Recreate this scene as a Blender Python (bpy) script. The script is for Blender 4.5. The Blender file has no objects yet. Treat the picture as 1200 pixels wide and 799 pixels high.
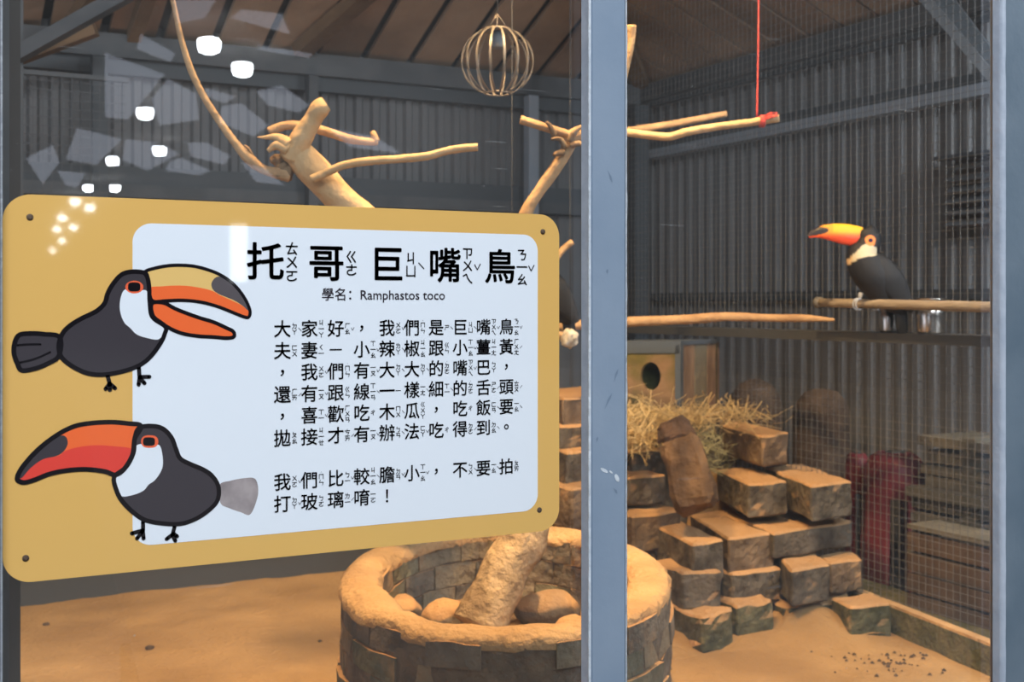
import bpy, bmesh, math, random
from mathutils import Vector, Matrix, noise
from mathutils.geometry import tessellate_polygon
random.seed(7)
scene = bpy.context.scene
C = scene.collection

# ------------------------------------------------------------------ camera
F, HC, D, HZ = 1410.0, 0.97, 1.25, 356.0
PSI = math.radians(27.4)
cs, sn = math.cos(PSI), math.sin(PSI)
RT = Vector((cs, -sn, 0)); FW = Vector((sn, cs, 0)); UP = Vector((0, 0, 1)); CAM = Vector((0, -D, HC))
cam_d = bpy.data.cameras.new('camera'); cam = bpy.data.objects.new('camera', cam_d); C.objects.link(cam)
cam.location = CAM; cam.rotation_euler = (math.pi/2, 0, -PSI)
cam_d.sensor_width = 36; cam_d.lens = F*36/1200; cam_d.shift_y = -(399.5-HZ)/1200
cam_d.clip_start = 0.05; cam_d.clip_end = 300
cam_d.dof.use_dof = True; cam_d.dof.focus_distance = 1.45; cam_d.dof.aperture_fstop = 10.5
scene.camera = cam
scene.view_settings.view_transform = 'Standard'; scene.view_settings.look = 'None'
scene.view_settings.gamma = 1; scene.view_settings.exposure = 0.0; scene.view_settings.use_curve_mapping = False
# ------------------------------------------------------------------ world and large lights
w = bpy.data.worlds.new('sky'); scene.world = w; w.use_nodes = True
w.node_tree.nodes['Background'].inputs[0].default_value = (.90, .92, 1, 1)
w.node_tree.nodes['Background'].inputs[1].default_value = 2.0
scene.cycles.max_bounces = 8; scene.cycles.transparent_max_bounces = 24
scene.cycles.caustics_reflective = False; scene.cycles.caustics_refractive = False

def light(name, kind, loc, aim, power, color, **k):
    l = bpy.data.lights.new(name, kind); l.energy = power; l.color = color
    for a, b in k.items(): setattr(l, a, b)
    o = bpy.data.objects.new(name, l); C.objects.link(o); o.location = loc
    o.rotation_euler = (Vector(aim)-Vector(loc)).to_track_quat('-Z', 'Y').to_euler()
    return o
light('hall_daylight', 'AREA', (-0.6, -3.4, 3.95), (1.0, 0.3, 0.8), 345, (.90, .95, 1), shape='RECTANGLE', size=3.6, size_y=2.0)
light('aisle_fill', 'AREA', (2.98, -0.28, 1.70), (3.12, 2.6, 1.72), 34, (.86, .93, 1), shape='RECTANGLE', size=0.45, size_y=0.6)  # unseen area light added to brighten the upper right wall
light('warm_cage_spot', 'SPOT', (0.70, 0.95, 2.62), (1.25, 1.9, 0.1), 205, (1, .60, .25), spot_size=math.radians(86), spot_blend=.6, shadow_soft_size=.06)
light('warm_cage_spot_front', 'SPOT', (1.35, 0.55, 2.72), (1.85, 1.75, 0.1), 270, (1, .63, .29), spot_size=math.radians(72), spot_blend=.6, shadow_soft_size=.06)

# ------------------------------------------------------------------ measuring helpers (camera pixel -> point of the place)
def ray(px, py): return RT*((px-600)/F) + FW - UP*((py-HZ)/F)
def P(px, py, z): return CAM + ray(px, py)*z
def hit(px, py, pt, n):
    r = ray(px, py); n = Vector(n)
    return CAM + r*((Vector(pt)-CAM).dot(n)/r.dot(n))
def PX(px, py, x): return hit(px, py, (x, 0, 0), (1, 0, 0))
def PY(px, py, y): return hit(px, py, (0, y, 0), (0, 1, 0))
def PZ(px, py, z): return hit(px, py, (0, 0, z), (0, 0, 1))
def depth(p): return (Vector(p)-CAM).dot(FW)

# ------------------------------------------------------------------ materials
def mat(name, col, rough=.7, col2=None, scale=8, bump=0, bscale=None, metal=0, spec=None, stretch=None, emit=None, detail=4, lo=.35, hi=.65, coat=0):
    m = bpy.data.materials.new(name); m.use_nodes = True; nt = m.node_tree; N = nt.nodes; L = nt.links
    b = N['Principled BSDF']; b.inputs['Base Color'].default_value = (*col, 1); b.inputs['Roughness'].default_value = rough
    b.inputs['Metallic'].default_value = metal
    if spec is not None: b.inputs['Specular IOR Level'].default_value = spec
    if coat: b.inputs['Coat Weight'].default_value = coat; b.inputs['Coat Roughness'].default_value = .02
    tc = N.new('ShaderNodeTexCoord'); mp = N.new('ShaderNodeMapping'); L.new(tc.outputs['Object'], mp.inputs[0])
    if stretch: mp.inputs['Scale'].default_value = stretch
    if col2:
        n = N.new('ShaderNodeTexNoise'); n.inputs['Scale'].default_value = scale; n.inputs['Detail'].default_value = detail
        L.new(mp.outputs[0], n.inputs['Vector'])
        r = N.new('ShaderNodeValToRGB'); r.color_ramp.elements[0].color = (*col, 1); r.color_ramp.elements[1].color = (*col2, 1)
        r.color_ramp.elements[0].position = lo; r.color_ramp.elements[1].position = hi
        L.new(n.outputs['Fac'], r.inputs[0]); L.new(r.outputs[0], b.inputs['Base Color'])
    if bump:
        n2 = N.new('ShaderNodeTexNoise'); n2.inputs['Scale'].default_value = bscale or scale*4; n2.inputs['Detail'].default_value = 6
        L.new(mp.outputs[0], n2.inputs['Vector'])
        bp = N.new('ShaderNodeBump'); bp.inputs['Strength'].default_value = bump; bp.inputs['Distance'].default_value = .02
        L.new(n2.outputs['Fac'], bp.inputs['Height']); L.new(bp.outputs[0], b.inputs['Normal'])
    if emit:
        b.inputs['Emission Color'].default_value = (*emit[0], 1); b.inputs['Emission Strength'].default_value = emit[1]
    return m
def dusted(m, dust, thr=.55, soft=.25):
    """sand that has settled on faces that look up"""
    nt = m.node_tree; N = nt.nodes; L = nt.links; b = N['Principled BSDF']
    g = N.new('ShaderNodeNewGeometry'); s = N.new('ShaderNodeSeparateXYZ'); L.new(g.outputs['Normal'], s.inputs[0])
    nz = N.new('ShaderNodeTexNoise'); nz.inputs['Scale'].default_value = 14; nz.inputs['Detail'].default_value = 5
    tc = N.new('ShaderNodeTexCoord'); L.new(tc.outputs['Object'], nz.inputs['Vector'])
    ad = N.new('ShaderNodeMath'); ad.operation = 'MULTIPLY_ADD'; L.new(nz.outputs['Fac'], ad.inputs[0]); ad.inputs[1].default_value = .9; L.new(s.outputs['Z'], ad.inputs[2])
    mr = N.new('ShaderNodeMapRange'); L.new(ad.outputs[0], mr.inputs[0]); mr.inputs[1].default_value = thr+.12; mr.inputs[2].default_value = thr+.12+soft
    mx = N.new('ShaderNodeMix'); mx.data_type = 'RGBA'; L.new(mr.outputs[0], mx.inputs[0])
    src = b.inputs['Base Color'].links[0].from_socket if b.inputs['Base Color'].links else None
    if src: L.new(src, mx.inputs[6])
    else: mx.inputs[6].default_value = b.inputs['Base Color'].default_value
    mx.inputs[7].default_value = (*dust, 1); L.new(mx.outputs[2], b.inputs['Base Color'])
    return m
M = {}
SAND = (.60, .375, .19)
M['sand'] = mat('sand', (.35, .215, .09), .95, (.52, .335, .150), 2.6, .5, 60)
M['mound'] = mat('mound_sand', (.34, .22, .12), .95, (.52, .35, .19), 5, .8, 40)
M['block'] = dusted(mat('block_grey', (.062, .056, .046), .9, (.19, .17, .135), 16, .8, 50), SAND, .46)
M['block_b'] = dusted(mat('block_brown', (.12, .085, .055), .9, (.27, .20, .13), 14, .8, 45), SAND, .46)
M['block_g'] = dusted(mat('block_green', (.055, .062, .032), .9, (.15, .15, .085), 18, .8, 50), SAND, .46)
M['brick'] = dusted(mat('ring_brick', (.15, .135, .11), .92, (.34, .29, .22), 13, .9, 40), SAND, .42)
M['brick_b'] = dusted(mat('ring_brick_pale', (.22, .20, .15), .92, (.42, .34, .22), 10, .9, 40), SAND, .42)
M['brick_g'] = dusted(mat('ring_brick_mossy', (.13, .145, .10), .92, (.27, .26, .18), 12, .9, 40), SAND, .42)
M['mortar'] = mat('mortar', (.16, .13, .10), .95, (.30, .24, .17), 20, .8, 60)
M['cap'] = mat('rim_sand', (.56, .36, .18), .95, (.72, .49, .26), 9, .7, 60)
M['bark'] = mat('bark', (.16, .105, .06), .85, (.48, .34, .20), 10, .9, 35, stretch=(1, 1, .5), lo=.4, hi=.62)
M['wood_pale'] = mat('peeled_wood', (.56, .38, .19), .7, (.72, .53, .31), 7, .35, 40, lo=.3, hi=.7)
M['bark_pale'] = mat('pale_bark', (.30, .21, .12), .85, (.66, .49, .29), 14, .9, 40, lo=.35, hi=.6)
M['wood_tan'] = mat('tan_wood', (.38, .24, .125), .75, (.56, .38, .21), 12, .4, 50)
M['wood_grey'] = mat('perch_wood', (.26, .22, .17), .75, (.38, .33, .26), 12, .3, 50, stretch=(4, .6, 4))
M['plank'] = mat('ceiling_plank', (.25, .165, .105), .8, (.40, .275, .18), 3, .3, 20, stretch=(1, 1, 1))
M['plank_b'] = mat('ceiling_plank_dark', (.19, .125, .08), .8, (.32, .21, .14), 3, .3, 20)
M['roof_dark'] = mat('roof_backing', (.05, .045, .042), .9)
M['beam'] = mat('steel_beam_grey', (.055, .062, .07), .6, (.09, .097, .105), 6)
M['girt'] = mat('girt_blue_grey', (.25, .30, .36), .55, (.28, .32, .37), 5)
M['girt_dark'] = mat('girt_dark', (.055, .065, .075), .6)
M['rafter'] = mat('rafter_wood', (.12, .07, .035), .75, (.20, .12, .06), 5, .3, 30)
M['corr'] = mat('corrugated_steel', (.095, .099, .105), .55, (.135, .139, .144), 1.6, 0, metal=0)
M['paint'] = mat('blue_grey_paint', (.205, .275, .375), .42, (.235, .305, .405), 9, .04, 80)
M['paint_d'] = mat('paint_stain', (.155, .215, .30), .4)
M['paint_shade'] = mat('shaded_mottled_paint', (.115, .165, .22), .45, (.165, .22, .28), 7, .05, 80)  # same paint with the jamb's shade put into its colour, plus mottling
M['lit_face'] = mat('lit_side', (.36, .42, .52), .4, (.44, .50, .60), 30, .1, 90)  # light on the left-facing sides put into the colour
M['seal'] = mat('clear_sealant', (.50, .57, .66), .25, (.60, .66, .73), 40, .3, 90)
M['tan_strip'] = mat('tan_strip', (.42, .31, .19), .6)
M['wire'] = mat('galvanised_wire', (.16, .16, .155), .5, metal=0)
M['steel'] = mat('stainless_steel', (.62, .60, .58), .22, metal=1)
M['darksteel'] = mat('dark_steel', (.06, .065, .07), .5)
M['ballwire'] = mat('ball_strip_metal', (.22, .20, .175), .45, metal=.3)
M['socket'] = mat('socket_grey', (.16, .18, .20), .5)
M['rope'] = mat('red_rope', (.62, .06, .06), .8, (.75, .12, .10), 90)
M['straw'] = mat('straw', (.50, .38, .18), .85, (.68, .55, .30), 9)
M['straw_g'] = mat('straw_green', (.30, .30, .17), .85, (.42, .40, .24), 9)
M['red'] = mat('red_plastic', (.13, .018, .03), .5, (.19, .032, .05), 4)
M['crate'] = mat('weathered_board', (.10, .095, .07), .9, (.19, .175, .13), 6, .4, 40)
M['board_b'] = mat('brown_board', (.065, .04, .025), .85, (.115, .075, .048), 9, .3, 40)
M['brown'] = mat('dark_bark', (.06, .04, .028), .9, (.12, .085, .06), 12, .6, 30)
M['concrete'] = mat('concrete', (.17, .165, .15), .9, (.25, .235, .21), 4, .3, 40)
M['moss'] = mat('moss', (.07, .075, .03), .95, (.16, .15, .08), 18, .8, 60)
M['box'] = mat('box_plywood', (.13, .115, .035), .85, (.25, .165, .095), 7, .3, 30, lo=.42, hi=.58)
M['box_side'] = mat('box_side_wood', (.17, .11, .075), .85, (.27, .19, .13), 8, .3, 30, stretch=(3, 3, .6))
M['mould'] = mat('green_mould', (.035, .045, .01), .9, (.10, .11, .03), 20)
M['trim_blue'] = mat('blue_grey_trim', (.08, .105, .14), .5)
M['logwood'] = mat('log_wood', (.07, .042, .025), .9, (.20, .125, .07), 11, .8, 40)
M['logend'] = mat('log_end', (.045, .028, .02), .9, (.12, .07, .045), 16, .8, 40)
M['stone'] = dusted(mat('rock', (.10, .085, .07), .9, (.24, .20, .15), 9, .8, 30), SAND, .6)
M['hall_floor'] = mat('hall_concrete', (.34, .33, .31), .6, (.42, .41, .39), 1.2)
M['hall_wall'] = mat('hall_wall', (.22, .22, .22), .8, (.30, .30, .30), .6)
M['hall_roof'] = mat('hall_roof_sheet', (.20, .185, .17), .8, (.28, .26, .24), .5)
M['truss'] = mat('truss_dark', (.035, .033, .032), .7)
M['lamp_body'] = mat('lamp_housing', (.3, .3, .3), .5)
M['lamp_glow'] = mat('lamp_glow', (1, 1, 1), .5, emit=((.93, .98, 1), 45))
M['glow_warm'] = mat('spot_glow', (1, .8, .5), .5, emit=((1, .72, .4), 12))
M['slit_glow'] = mat('bright_slit', (.8, .8, .8), .5, emit=((.9, .96, 1), 9))  # added glow, mirrored as a white streak on the sign
M['haze_pale'] = mat('haze_board_pale', (.62, .62, .62), .7, (.70, .70, .70), .8)
def print_mat(name, c, **k): return mat(name, c, .03, spec=.5, **k)
M['yellow'] = mat('sign_yellow', (.70, .43, .13), .03, (.69, .425, .13), 4, spec=.5)
M['edge'] = mat('sign_acrylic_edge', (.80, .60, .25), .2)
M['white'] = print_mat('sign_white', (.735, .80, .885))
M['ink'] = print_mat('ink', (.028, .022, .032))
M['black'] = print_mat('print_black', (.010, .009, .012))
M['char'] = print_mat('print_charcoal', (.052, .047, .056))
M['red_p'] = print_mat('print_red', (.72, .065, .05))
M['or_p'] = print_mat('print_orange', (.84, .15, .045))
M['or2_p'] = print_mat('print_salmon', (.80, .135, .06))
M['ye_p'] = print_mat('print_yellow', (.74, .50, .18))
M['gr_p'] = mat('print_grey_tail', (.17, .15, .16), .1, (.38, .34, .35), 30)
M['tip_haze_p'] = print_mat('print_tip_washed', (.10, .09, .10))  # beak tip greyed, a washing reflection put into the colour
# glass: a clear pane with its two reflecting faces, dust and fine scratches
g = bpy.data.materials.new('window_glass'); g.use_nodes = True; nt = g.node_tree; N = nt.nodes; L = nt.links
N.remove(N['Principled BSDF']); out = N['Material Output']
tr = N.new('ShaderNodeBsdfTransparent'); tr.inputs[0].default_value = (.95, .96, .96, 1)
gl = N.new('ShaderNodeBsdfGlossy'); gl.inputs['Roughness'].default_value = 0; gl.inputs[0].default_value = (.93, .96, 1, 1)
fr = N.new('ShaderNodeFresnel'); fr.inputs[0].default_value = 1.5
mu = N.new('ShaderNodeMath'); mu.operation = 'MULTIPLY'; mu.inputs[1].default_value = 1.85; L.new(fr.outputs[0], mu.inputs[0])
mx = N.new('ShaderNodeMixShader'); L.new(mu.outputs[0], mx.inputs[0]); L.new(tr.outputs[0], mx.inputs[1]); L.new(gl.outputs[0], mx.inputs[2])
df = N.new('ShaderNodeBsdfDiffuse'); df.inputs[0].default_value = (.62, .64, .66, 1)
tc = N.new('ShaderNodeTexCoord')
def speck(scale, lo, hi, amt, stretch=(1, 1, 1)):
    mp = N.new('ShaderNodeMapping'); mp.inputs['Scale'].default_value = stretch; L.new(tc.outputs['Object'], mp.inputs[0])
    n = N.new('ShaderNodeTexNoise'); n.inputs['Scale'].default_value = scale; n.inputs['Detail'].default_value = 1; L.new(mp.outputs[0], n.inputs['Vector'])
    r = N.new('ShaderNodeMapRange'); L.new(n.outputs['Fac'], r.inputs[0]); r.inputs[1].default_value = lo; r.inputs[2].default_value = hi; r.inputs[4].default_value = amt
    return r.outputs[0]
def add(a, b):
    m = N.new('ShaderNodeMath'); m.operation = 'ADD'; L.new(a, m.inputs[0]); L.new(b, m.inputs[1]); m.use_clamp = True; return m.outputs[0]
s = add(speck(230, .775, .83, .55), add(speck(520, .74, .80, .30), add(speck(70, .745, .77, .13, (.12, 1, 3.2)), speck(2.2, .3, .8, .045))))
mx2 = N.new('ShaderNodeMixShader'); L.new(s, mx2.inputs[0]); L.new(mx.outputs[0], mx2.inputs[1]); L.new(df.outputs[0], mx2.inputs[2])
L.new(mx2.outputs[0], out.inputs[0]); M['glass'] = g
# frosted roof light
k = bpy.data.materials.new('rooflight_sheet'); k.use_nodes = True; nt = k.node_tree; nt.nodes.remove(nt.nodes['Principled BSDF'])
t1 = nt.nodes.new('ShaderNodeBsdfTransparent'); t1.inputs[0].default_value = (.74, .77, .82, 1); nt.links.new(t1.outputs[0], nt.nodes['Material Output'].inputs[0]); M['roof_light'] = k
# vertex-coloured plumage
v = bpy.data.materials.new('plumage'); v.use_nodes = True; nt = v.node_tree; b = nt.nodes['Principled BSDF']; b.inputs['Roughness'].default_value = .6
a = nt.nodes.new('ShaderNodeVertexColor'); a.layer_name = 'Col'; nt.links.new(a.outputs[0], b.inputs['Base Color']); M['plumage'] = v
bn = nt.nodes.new('ShaderNodeTexNoise'); bn.inputs['Scale'].default_value = 60; bp = nt.nodes.new('ShaderNodeBump'); bp.inputs['Strength'].default_value = .25; bp.inputs['Distance'].default_value = .01
nt.links.new(bn.outputs[0], bp.inputs['Height']); nt.links.new(bp.outputs[0], b.inputs['Normal'])
v2 = v.copy(); v2.name = 'bill_keratin'; v2.node_tree.nodes['Principled BSDF'].inputs['Roughness'].default_value = .3; M['bill'] = v2

# ------------------------------------------------------------------ object helpers
def tag(o, label=None, cat=None, group=None, kind=None):
    if label: o['label'] = label
    if cat: o['category'] = cat
    if group: o['group'] = group
    if kind: o['kind'] = kind
    return o
def empty(name, loc, label=None, cat=None, group=None, kind=None):
    o = bpy.data.objects.new(name, None); o.empty_display_size = .05; C.objects.link(o); o.location = loc
    return tag(o, label, cat, group, kind)
def link(name, me, m, parent=None, smooth=False):
    if m: me.materials.append(m)
    if smooth:
        for p in me.polygons: p.use_smooth = True
    o = bpy.data.objects.new(name, me); C.objects.link(o)
    if parent:
        o.parent = parent; o.matrix_parent_inverse = Matrix.Translation(-world_loc(parent))
    return o
def world_loc(o):
    l = Vector(o.location)
    p = o.parent
    if p: l = Vector((0, 0, 0)) if o.type == 'MESH' else l
    return l
def fromv(name, V, Fc, m, parent=None, smooth=False):
    me = bpy.data.meshes.new(name); me.from_pydata([tuple(x) for x in V], [], Fc); me.update()
    return link(name, me, m, parent, smooth)
def bm_obj(name, bm, m, parent=None, smooth=False):
    bmesh.ops.recalc_face_normals(bm, faces=bm.faces)
    me = bpy.data.meshes.new(name); bm.to_mesh(me); bm.free(); return link(name, me, m, parent, smooth)
BOXF = [(0,3,2,1),(4,5,6,7),(0,1,5,4),(1,2,6,5),(2,3,7,6),(3,0,4,7)]
def boxv(x0, x1, y0, y1, z0, z1):
    return [Vector(t) for t in ((x0,y0,z0),(x1,y0,z0),(x1,y1,z0),(x0,y1,z0),(x0,y0,z1),(x1,y0,z1),(x1,y1,z1),(x0,y1,z1))]
class MB:
    def __init__(s): s.v = []; s.f = []
    def add(s, V, Fc):
        n = len(s.v); s.v += V; s.f += [tuple(i+n for i in f) for f in Fc]; return s
    def box(s, *a): return s.add(boxv(*a), BOXF)
    def bar(s, a, b, w, h=None, up=UP):
        a = Vector(a); b = Vector(b); h = h or w; d = (b-a).normalized()
        if abs(d.dot(up)) > .98: up = Vector((0, 1, 0))
        x = d.cross(up).normalized()*w/2; y = x.cross(d).normalized()*h/2
        return s.add([a-x-y, a+x-y, a+x+y, a-x+y, b-x-y, b+x-y, b+x+y, b-x+y], BOXF)
    def build(s, name, m, parent=None, smooth=False): 
        bm = bmesh.new(); vs = [bm.verts.new(x) for x in s.v]
        for f in s.f:
            try: bm.faces.new([vs[i] for i in f])
            except ValueError: pass
        return bm_obj(name, bm, m, parent, smooth)
def box(name, x0, x1, y0, y1, z0, z1, m, parent=None, bevel=0):
    bm = bmesh.new(); vs = [bm.verts.new(v) for v in boxv(x0, x1, y0, y1, z0, z1)]
    for f in BOXF: bm.faces.new([vs[i] for i in f])
    if bevel: bmesh.ops.bevel(bm, geom=bm.edges[:], offset=bevel, segments=2, affect='EDGES')
    return bm_obj(name, bm, m, parent)
def cr(pts, n=6, closed=False):
    """smooth curve through the given tuples (any dimension)"""
    o = []; N_ = len(pts)
    rng = range(N_ if closed else N_-1)
    for i in rng:
        g_ = (lambda j: pts[j % N_]) if closed else (lambda j: pts[min(max(j, 0), N_-1)])
        p0, p1, p2, p3 = g_(i-1), g_(i), g_(i+1), g_(i+2)
        for k_ in range(n):
            t = k_/n; t2 = t*t; t3 = t2*t
            o.append(tuple(.5*((2*b_)+(-a_+c_)*t+(2*a_-5*b_+4*c_-d_)*t2+(-a_+3*b_-3*c_+d_)*t3) for a_, b_, c_, d_ in zip(p0, p1, p2, p3)))
    if not closed: o.append(tuple(pts[-1]))
    return o
def tube(name, pts, m, parent=None, seg=12, n=6, rough=.0, capr=.75, smooth=True, seed=0):
    """pts: (Vector, radius) -> a tapered limb; rough = relative knobbliness"""
    q = cr([(*p, r) for p, r in pts], n)
    V = []; Fc = []; prev = None
    for i, a_ in enumerate(q):
        p = Vector(a_[:3]); r = a_[3]
        t = (Vector(q[min(i+1, len(q)-1)][:3])-Vector(q[max(i-1, 0)][:3])).normalized()
        x = (prev - t*prev.dot(t)) if prev else t.orthogonal(); x.normalize(); prev = x; y = t.cross(x)
        for k_ in range(seg):
            an = 2*math.pi*k_/seg; d = x*math.cos(an)+y*math.sin(an)
            rr = r*(1+rough*noise.noise((p+d*r)*14+Vector((seed, 0, 0)))*2 + rough*.6*noise.noise((p+d*r)*45))
            V.append(p+d*rr)
    n_ = len(q)
    for i in range(n_-1):
        for k_ in range(seg): Fc.append((i*seg+k_, i*seg+(k_+1) % seg, (i+1)*seg+(k_+1) % seg, (i+1)*seg+k_))
    Fc.append(tuple(reversed(range(seg)))); Fc.append(tuple((n_-1)*seg+k_ for k_ in range(seg)))
    return fromv(name, V, Fc, m, parent, smooth)
def lathe(name, prof, loc, m, parent=None, seg=24, axis=None):
    V = []; Fc = []; loc = Vector(loc)
    for r, z in prof:
        for k_ in range(seg):
            a_ = 2*math.pi*k_/seg; V.append(loc+Vector((r*math.cos(a_), r*math.sin(a_), z)))
    for i in range(len(prof)-1):
        for k_ in range(seg): Fc.append((i*seg+k_, i*seg+(k_+1) % seg, (i+1)*seg+(k_+1) % seg, (i+1)*seg+k_))
    return fromv(name, V, Fc, m, parent, True)
def struct(o): o['kind'] = 'structure'; return o

# ================================================================== THE SETTING
EAVE, SL = 1.99, .42
XW, YW = 3.25, 4.85-D          # right wall and back wall of the shed
# --- corrugated walls
def corrugated(name, fixed, a0, a1, z0, z1, axis):
    V = []; Fc = []; pitch = .076; a_ = a0; prof = []
    while a_ < a1:
        for da, dd in ((0, 0), (.020, 0), (.030, .016), (.056, .016), (.066, 0)): prof.append((a_+da, dd))
        a_ += pitch
    for a_, dd in prof:
        for z in (z0, z1): V.append(Vector((fixed-dd, a_, z)) if axis == 'x' else Vector((a_, fixed-dd, z)))
    for i in range(len(prof)-1): Fc.append((2*i, 2*i+2, 2*i+3, 2*i+1))
    return struct(fromv(name, V, Fc, M['corr']))
corrugated('wall_right', XW, -1.2, YW, -.55, EAVE+.3, 'x')
corrugated('wall_back', YW, -4.5, XW, -.55, EAVE+.3, 'y')
# --- eave plates, girts
o = MB().box(XW-.09, XW-.02, -1.2, YW-.02, 1.925, 2.0).build('trim_1', M['beam']); struct(o)
o = MB().box(XW-.06, XW-.02, -1.2, YW-.1, 1.90, 1.925).build('trim_2', M['girt_dark']); struct(o)
o = MB().box(-4.5, XW-.1, YW-.09, YW-.02, 1.91, 2.0).build('trim_3', M['beam']); struct(o)
o = MB().box(-4.5, XW-.1, YW-.06, YW-.02, 1.85, 1.91).build('trim_4', M['girt_dark']); struct(o)
gr = empty('trim_5', (XW-.05, 1, 1.68)); struct(gr)
MB().box(XW-.07, XW-.010, -1.2, YW-.1, 1.655, 1.695).build('girt_face', M['girt'], gr)
MB().box(XW-.05, XW-.010, -1.2, YW-.1, 1.695, 1.735).build('girt_web', M['girt_dark'], gr)
gr = empty('trim_6', (XW-.05, 1, 1.0)); struct(gr)
MB().box(XW-.045, XW-.010, -1.2, YW-.1, .985, 1.02).build('girt_face', M['girt_dark'], gr)
gr = empty('trim_7', (0, YW-.05, 1.5)); struct(gr)
MB().box(-4.5, XW-.1, YW-.06, YW-.010, 1.38, 1.43).build('girt_face', M['beam'], gr)
MB().box(-4.5, XW-.1, YW-.05, YW-.010, 1.43, 1.50).build('girt_web', M['girt_dark'], gr)
# posts against the back wall
for n_, (px, wd, mm) in enumerate(((622, .05, 'girt'), (116, .055, 'girt_dark'), (748, .07, 'girt_dark'), (365, .04, 'beam'))):
    p = PY(px, 150, YW-.10); o = MB().box(p.x-wd/2, p.x+wd/2, YW-.13, YW-.08, -.1, 1.9).build('trim_%d' % (8+n_), M[mm]); struct(o)
# diagonal wind braces in the top corners
for n_, (a_, b_, wd, mm, dd) in enumerate((((-40, 98, 3.9), (150, -8, 3.9), .045, 'beam', 0), ((-20, 83, 4.3), (112, 34, 4.3), .045, 'rafter', 0),
                                    ((1068, -20, 3.55), (1186, 118, 3.40), .028, 'beam', 0), ((1092, -20, 3.6), (1200, 122, 3.45), .045, 'girt_dark', 0))):
    o = MB().bar(P(*a_), P(*b_), wd).build('trim_%d' % (12+n_), M[mm]); struct(o)
# --- timber roof: two slopes meeting in a hip
ce = empty('ceiling', (1, 1, 2.5)); struct(ce)
YC = YW
def zr(x, y): return EAVE + SL*min(XW-x, YC-y)
y = -.2; i = 0
while y < YC-.02:                                   # boards falling to the right wall
    wd = .172; y1 = min(y+wd, YC-.01)
    xa, xb = XW-(YC-y), XW-(YC-y1)
    if xb < XW-.03:
        lo = [(XW, y), (XW, y1), (xb, y1), (xa, y)]
        V = [Vector((a_, b_, EAVE+SL*(XW-a_)+random.uniform(-.002, .002))) for a_, b_ in lo]; V += [p+Vector((0, 0, .022)) for p in V]
        fromv('plank', V, BOXF, M['plank' if random.random() < .6 else 'plank_b'], ce)
    y += wd+.013; i += 1
x = -4.5
while x < XW-.05:                                   # boards falling to the back wall
    wd = .175; x1 = min(x+wd, XW-.01)
    ya, yb = max(YC-(XW-x), -.2), max(YC-(XW-x1), -.2)
    lo = [(x, YC), (x, ya), (x1, yb), (x1, YC)]
    V = [Vector((a_, b_, EAVE+SL*(YC-b_)+random.uniform(-.002, .002))) for a_, b_ in lo]; V += [p+Vector((0, 0, .022)) for p in V]
    fromv('plank', V, BOXF, M['plank' if random.random() < .6 else 'plank_b'], ce)
    x += wd+.035
# dark backing over the boards
V = [Vector((XW+.02, -.25, EAVE+.05)), Vector((XW+.02, YC+.02, EAVE+.05)), Vector((XW-(YC+.25), -.25, EAVE+.05+SL*(YC+.25))), Vector((-4.6, YC+.02, EAVE+.05)), Vector((-4.6, -.25, EAVE+.05+SL*(YC+.25)))]
fromv('roof_deck', V, [(0, 1, 2), (1, 3, 4, 2)], M['roof_dark'], ce)
def slope(px, py, off=.03): # a point just under the back slope
    n = Vector((0, SL, 1)); return hit(px, py, (0, YC, EAVE-off), n)
for (a_, b_, wd) in (((455, -30), (352, 60), .075), ((128, -30), (60, 70), .07), ((182, -30), (150, 62), .05)):
    MB().bar(slope(*a_), slope(*b_), wd, .05).build('rafter', M['rafter'], ce)
MB().bar(Vector((XW, YC, EAVE-.02)), Vector((XW-3.7, YC-3.7, EAVE-.02+SL*3.7)), .07, .05).build('hip_rafter', M['rafter'], ce)
# --- sandy cage floor
nx, ny = 110, 110; V = []; Fc = []
def fz(x, y):
    p = Vector((x, y, 0)); h = .012*noise.noise(p*2.3)+.006*noise.noise(p*9)+.0025*noise.noise(p*30)
    for (cx, cy, r, hh) in heaps: 
        d2 = ((x-cx)**2+(y-cy)**2)/r**2; h += hh*math.exp(-d2*1.6)
    return h
hp = PZ(955, 742, 0); hp2 = PZ(850, 730, 0)
heaps = [(hp.x, hp.y, .16, .075), (hp2.x, hp2.y, .25, .035)]
for j in range(ny+1):
    for i in range(nx+1):
        x_ = -.9+(2.62+.9)*i/nx; y_ = .02+(2.98-.02)*j/ny; V.append(Vector((x_, y_, fz(x_, y_))))
for j in range(ny):
    for i in range(nx): a_ = j*(nx+1)+i; Fc.append((a_, a_+1, a_+nx+2, a_+nx+1))
fl = empty('floor', (1, 1, -.3)); struct(fl)
fromv('sand_bed', V, Fc, M['sand'], fl, True)
box('plinth', -1.2, 2.75, -.03, 3.05, -.55, -.03, M['concrete'], fl)
box('yard_slab', 2.75, XW, -1.2, YW, -.55, -.02, M['concrete'], fl)
box('back_slab', -4.5, 2.75, 3.05, YW, -.55, -.02, M['concrete'], fl)
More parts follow.
